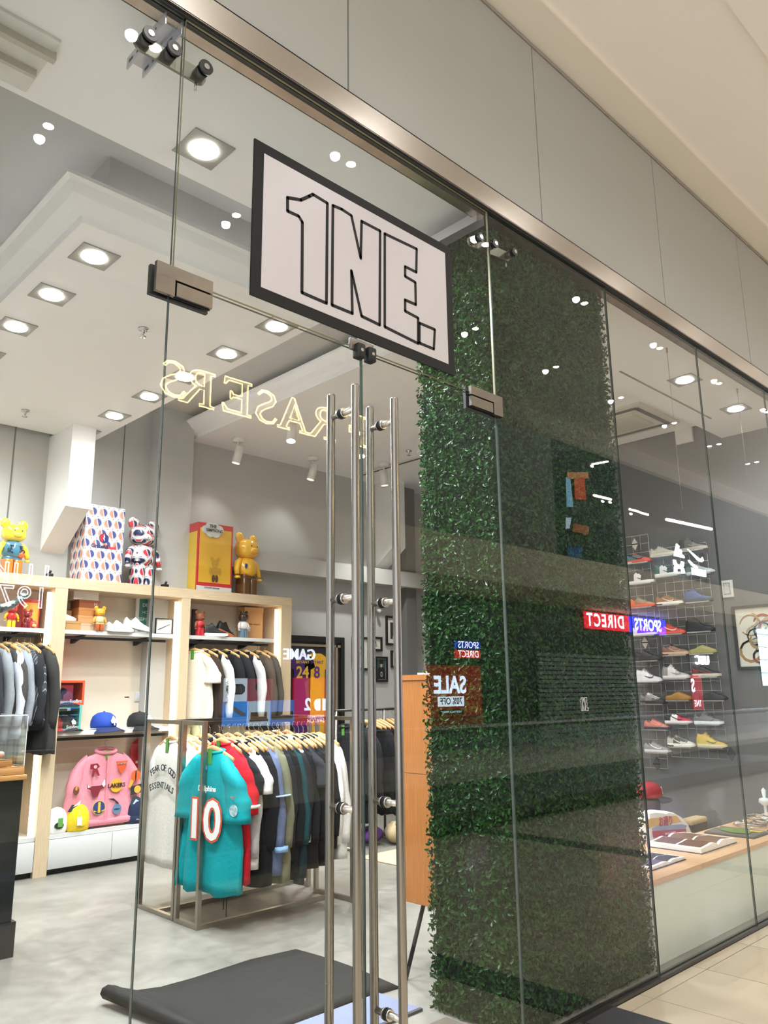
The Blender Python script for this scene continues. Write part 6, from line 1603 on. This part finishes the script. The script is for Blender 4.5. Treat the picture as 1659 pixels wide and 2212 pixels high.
add_text(q, 'NINTENDO', (mir(682, 1546, 11.9).x, -11.893, cz-.26), MX, EZ, .09); add_text(q, 'SWITCH', (mir(682, 1553, 11.9).x, -11.893, cz-.35), MX, EZ, .13)
q.build('emblem', glow('d8ecff', 12), t)
m = MB().prism([(-.25, .1), (.2, -.1), (.3, .5), (.1, .62), (-.2, .5)], (mir(680, 1490, 11.9).x, -11.897, b.z+.42*h_), MX, EZ, (0, .002, 0)); m.build('orange_print', glow('e06a20', 4.0), t)
# sportswear shop, sale posters
def banner(px0, py0, px1, py1, c, es, txt, size, label, y=11.9, tc=WHT, bold=.0, name='lit_banner'):
    t, a, b = panel(name, px0, py0, px1, py1, c, es, label, y)
    if txt:
        q = MB(); add_text(q, txt, ((a.x+b.x)/2, -y+.004, (a.z+b.z)/2-.01), MX, EZ, size, bold=bold); q.build('lettering', tc, t)
    return t, a, b
banner(985, 1384, 1038, 1402, '0d2fae', 4.5, 'SPORTS', .26, 'small blue lit banner over a red one, mirrored on the hedge')
banner(985, 1403, 1038, 1422, 'd2202a', 4.0, 'DIRECT', .26, 'small red lit banner under the blue one, mirrored on the hedge')
t, a, b = banner(918, 1436, 1042, 1545, 'a81c18', 1.25, None, 0, 'large dark red lit sale poster mirrored low on the hedge')
q = MB(); c = mir(973, 1481, 11.88); add_text(q, 'SALE', (c.x, -11.88, c.z), MX, EZ, .62, bold=.02); q.build('lettering', glow('cfe8ff', 9), t)
c0, c1 = mir(946, 1505, 11.885), mir(1003, 1525, 11.885); MB().box(c0.x, c1.x, -11.895, -11.885, c1.z, c0.z).build('white_strip', glow('dcecff', 6.5), t)
q = MB(); add_text(q, '70% OFF', ((c0.x+c1.x)/2, -11.88, (c0.z+c1.z)/2), MX, EZ, .24, bold=.004); q.build('strip_lettering', mat('1c1414', .6), t)
c0, c1 = mir(948, 1534, 11.885), mir(1002, 1542, 11.885); MB().box(c0.x, c1.x, -11.895, -11.885, c1.z, c0.z).build('dark_strip', mat('10211a', .6), t)
q = MB(); add_text(q, '*NEW LINES ADDED*', ((c0.x+c1.x)/2, -11.88, (c0.z+c1.z)/2), MX, EZ, .085); q.build('small_lettering', glow('d8ecff', 5), t)
banner(930, 1552, 1046, 1574, '8c2018', .9, None, 0, 'dim red lit band below the sale poster')
a = mir(1258, 1320); b = mir(1352, 1358); yb_ = 11.9
t = thing('lit_banner', 'long red lit banner mirrored on the dark side of the hedge column', 'sign', ((a.x+b.x)/2, -11.9, 3.6))
zc = 3.80; MB().box(mir(1258, 1330).x, mir(1352, 1330).x, -11.96, -11.9, zc-.28, zc+.28).build('panel', glow('c8102e', 6), t)
q = MB(); add_text(q, 'DIRECT', (mir(1303, 1338).x, -11.895, zc), MX, EZ, .60, bold=.015, spacing=1.25); q.build('lettering', WHT, t)
t = thing('lit_banner', 'blue lit banner joined to the red one, mirrored beside the trainers', 'sign', (26.8, -11.9, 3.6))
x0 = mir(1353, 1330).x; MB().box(x0+.01, x0+2.7, -11.96, -11.9, zc-.28, zc+.28).build('panel', glow('2424e8', 8), t)
q = MB(); add_text(q, 'SPORTS', (x0+1.35, -11.895, zc), MX, EZ, .58, bold=.015); q.build('lettering', WHT, t)
# brand marks: three-stripe mountain, curved tick, crossed arcs, leaping cat with bar
def marks(name, label, px, py, polys, s, sx):
    c = mir(px, py, 11.9); t = thing(name, label, 'sign', (c.x, -11.9, c.z-s)); m = MB()
    for k, p in enumerate(polys): m.prism([(x*sx, y*s) for x, y in p], (c.x, -11.95, c.z), MX, EZ, (0, .05, 0))
    m.build('mark', glow('e2fbff', 13), t); MB().box(c.x-.03, c.x+.03, -11.999, -11.95, c.z-.05, c.z+.05).build('mount', BLACKM, t)
marks('logo_mark', 'white lit three-bar mountain mark mirrored over the top trainers', 1467, 1191, [[(-1, -.75), (-.55, -.75), (-.75, -.35), (-1.0, -.5)], [(-.4, -.75), (.15, -.75), (-.3, .35), (-.65, .15)], [(.3, -.75), (.95, -.75), (.25, 1.0), (-.2, .75)]], .30, .45)
marks('logo_mark', 'white lit curved tick mark mirrored over the top trainers', 1505, 1201, [[(-1.0, .05), (-1.15, -.45), (-.8, -.75), (-.2, -.6), (1.3, .75), (-.35, -.2), (-.75, -.3)]], .28, .57)
cr = []
for sg_ in (1, -1): cr.append([(-.95, .9*sg_), (-.55, .95*sg_), (-.35, .3*sg_), (.35, .3*sg_), (.55, .95*sg_), (.95, .9*sg_), (.85, .2*sg_), (.5, -.12*sg_), (-.5, -.12*sg_), (-.85, .2*sg_)])
marks('logo_mark', 'white lit crossed-arcs mark mirrored over the second row of trainers', 1468, 1224, cr, .26, .48)
marks('logo_mark', 'white lit leaping cat mark over a bar, mirrored over the second row of trainers', 1498, 1221, [[(-1.0, -.2), (-.6, .1), (-.1, .2), (.3, .5), (.7, .8), (.9, .7), (.5, .2), (.2, -.1), (-.2, -.2), (-.5, -.5), (-.7, -.45)]], .24, .44)
marks('logo_mark', 'bright white lit bar mirrored beside the second row of trainers', 1511, 1236, [[(-1.1, -.45), (1.1, -.45), (1.1, .4), (-1.1, .4)]], .33, .57)
t = thing('shop_sign', 'white lit short shop lettering mirrored between the fifth and sixth trainer rows', 'sign', (31.8, -11.9, 2.3))
c = mir(1517, 1427, 11.9); q = MB(); add_text(q, 'USC', (c.x, -11.9, c.z), MX*1.3, EZ, .5, bold=.004, extrude=.03); q.build('letters', WHT, t); MB().box(c.x-1, c.x+1, -11.99, -11.96, c.z-.5, c.z+.5).build('backing', mat('202224', .5), t)
t, a, b = banner(1494, 1458, 1521, 1532, 'b02838', 2.4, None, 0, 'narrow red lit poster mirrored over the black trainers')
q = MB(); c = mir(1497, 1482, 11.88); add_text(q, 'S', (c.x, -11.88, c.z), MX, EZ, .7, bold=.02); c = mir(1508, 1520, 11.88); add_text(q, '1NE', (c.x, -11.88, c.z), MX, EZ, .35); q.build('lettering', glow('d8ecff', 8), t)
t = thing('lit_window', 'tall cyan lit window wall mirrored at the right edge', 'window', (39, -11.9, 1.6))
a, b = mir(1628, 1288, 11.9), mir(1661, 1482, 11.9)
for i in range(5):
    for j in range(7):
        x0 = a.x+i*.62; z0 = 1.6+j*.58; MB().box(x0+.02, x0+.6, -11.95, -11.9, z0+.02, z0+.56).build('lit_pane', glow('a8ecff', 9), t)
MB().box(a.x, a.x+3.1, -11.99, -11.95, 1.6, 5.66).build('frame', mat('2a3a40', .5), t)
# outline neon of the fashion shop at the left
t = thing('outline_sign', 'white neon outline sign of a clothes shop mirrored at the left edge', 'sign', (5.0, -11.9, 3.2))
q = MB(); cL = mir(108, 1246, 11.9)
for s_, dz in (('LUKE', 0), ('1977', -.40)):
    me = text_mesh(s_, .52, outline=.011, align='LEFT', spacing=1.12)
    vs = [Vector((cL.x-v.co.x*1.0, -11.9+v.co.z, 3.62+dz+v.co.y)) for v in me.vertices]
    q.add(vs, [list(p.vertices) for p in me.polygons])
q.build('tubes', glow('f2f6ff', 11), t)
MB().box(3.6, 6.0, -11.99, -11.94, 2.9, 4.0).build('backing', mat('3a3634', .6), t)
# strip lights and posters of the upper shop
def strip(p, q_, r, label, y=11.85):
    a, b = mir(*p, y), mir(*q_, y); t = thing('strip_light', label, 'light', tuple(a)); MB().tube([a, b], r, 6).build('tube', glow('fff6e4', 22), t); MB().tube([a+Vector((0, -.05, .03)), b+Vector((0, -.05, .03))], r*1.3, 4).build('housing', mat('cfccc4', .5), t)
strip((1208, 920), (1303, 948), .055, 'long white strip light of the upper shop, mirrored on the hedge column')
strip((1273, 957), (1300, 950), .045, 'short white strip light just under the long one')
strip((1279, 1003), (1313, 997), .03, 'thin strip light in the middle of the mirrored upper shop')
strip((1283, 1070), (1320, 1079), .045, 'strip light low in the mirrored upper shop')
strip((1440, 1122), (1537, 1143), .06, 'long strip light mirrored above the trainer grid')
strip((1360, 1100), (1379, 1105), .04, 'short strip light mirrored left above the trainer grid')
strip((1382, 1107), (1400, 1112), .04, 'second short strip light mirrored above the trainer grid')
for n_, (px, py) in zip(('left of the upper pair', 'right of the upper pair', 'alone in the middle', 'left of the lower pair', 'right of the lower pair', 'beyond the hedge edge'), ((1241, 955), (1254, 952), (1279, 1007), (1302, 1083), (1318, 1085), (1363, 1110))):
    a = mir(px, py, 12.25); t = thing('round_downlight', 'small round light mirrored in the upper shop, '+n_, 'light', tuple(a), 0, 'round lights of the upper shop')
    MB().ell(a, .11, .03, .045).build('lamp', glow('fff4e0', 22), t); MB().ell(a+Vector((0, -.03, 0)), .13, .02, .06).build('rim', mat('cfccc4', .5), t)
t = thing('wall_poster', 'tall poster of players in sky blue and red shirts in the upper shop', 'poster', (23, -12.35, 6.5))
for poly, c, e in (([(1222, 1030), (1232, 1035), (1238, 1095), (1224, 1095)], '7fb4cf', 1.6), ([(1240, 1035), (1262, 1030), (1266, 1080), (1242, 1078)], 'c04a2c', 1.3), ([(1225, 1020), (1270, 1020), (1272, 1034), (1225, 1034)], 'c98a5c', .9), ([(1222, 1118), (1234, 1118), (1230, 1142), (1222, 1142)], 'cfe4ee', 1.4), ([(1240, 1130), (1272, 1138), (1270, 1155), (1236, 1148)], 'a8623f', .9), ([(1225, 1182), (1258, 1182), (1256, 1205), (1227, 1208)], '1e4a7a', .9)):
    Q = [mir(x, y, 12.3) for x, y in poly]; m = MB().prism([(-q_.x, q_.z) for q_ in Q], (0, -12.3, 0), MX, EZ, (0, .01, 0)); m.build('printed_shape', glow(c, e*.9), t)
# shuttered shop front with slats
t = thing('roller_shutter', 'grey slatted roller shutter across the void, mirrored low on the hedge', 'shutter', (22.5, -11.95, -.4))
a, b = mir(1160, 1380, 11.9), mir(1392, 1545, 11.9)
for k in range(22):
    z = -.3+k*.135; MB().prism([(0, 0), (.05, .02), (.05, .115), (0, .13)], (a.x, -11.98, z), EY, EZ, (b.x-a.x, 0, 0)).build('slat', mat('8a8c8a', .4, .3), t)
# lamp added to brighten the shutter, with no fitting of its own
lamp('AREA', 'shutter_fill', (22, -10.9, 4.0), 60, (1, .96, .9), aim=(22, -12, 1.5), shape='RECTANGLE', size=9, size_y=.4)
t = thing('curved_beam', 'dark curved beam with small lights hung in the atrium, mirrored top right', 'beam', (33, -11, 9))
P = [mir(1535, 1052, 11), mir(1570, 1057, 11), mir(1610, 1068, 11), mir(1665, 1088, 11)]
MB().tube(P, .16, 8).build('beam', mat('2b2c2e', .5), t)
for px, py in ((1537, 1053), (1546, 1052), (1611, 1069), (1652, 1086)):
    MB().ell(mir(px, py, 10.8), .13, .05, .07).build('lamp', glow('f4faff', 26), t)
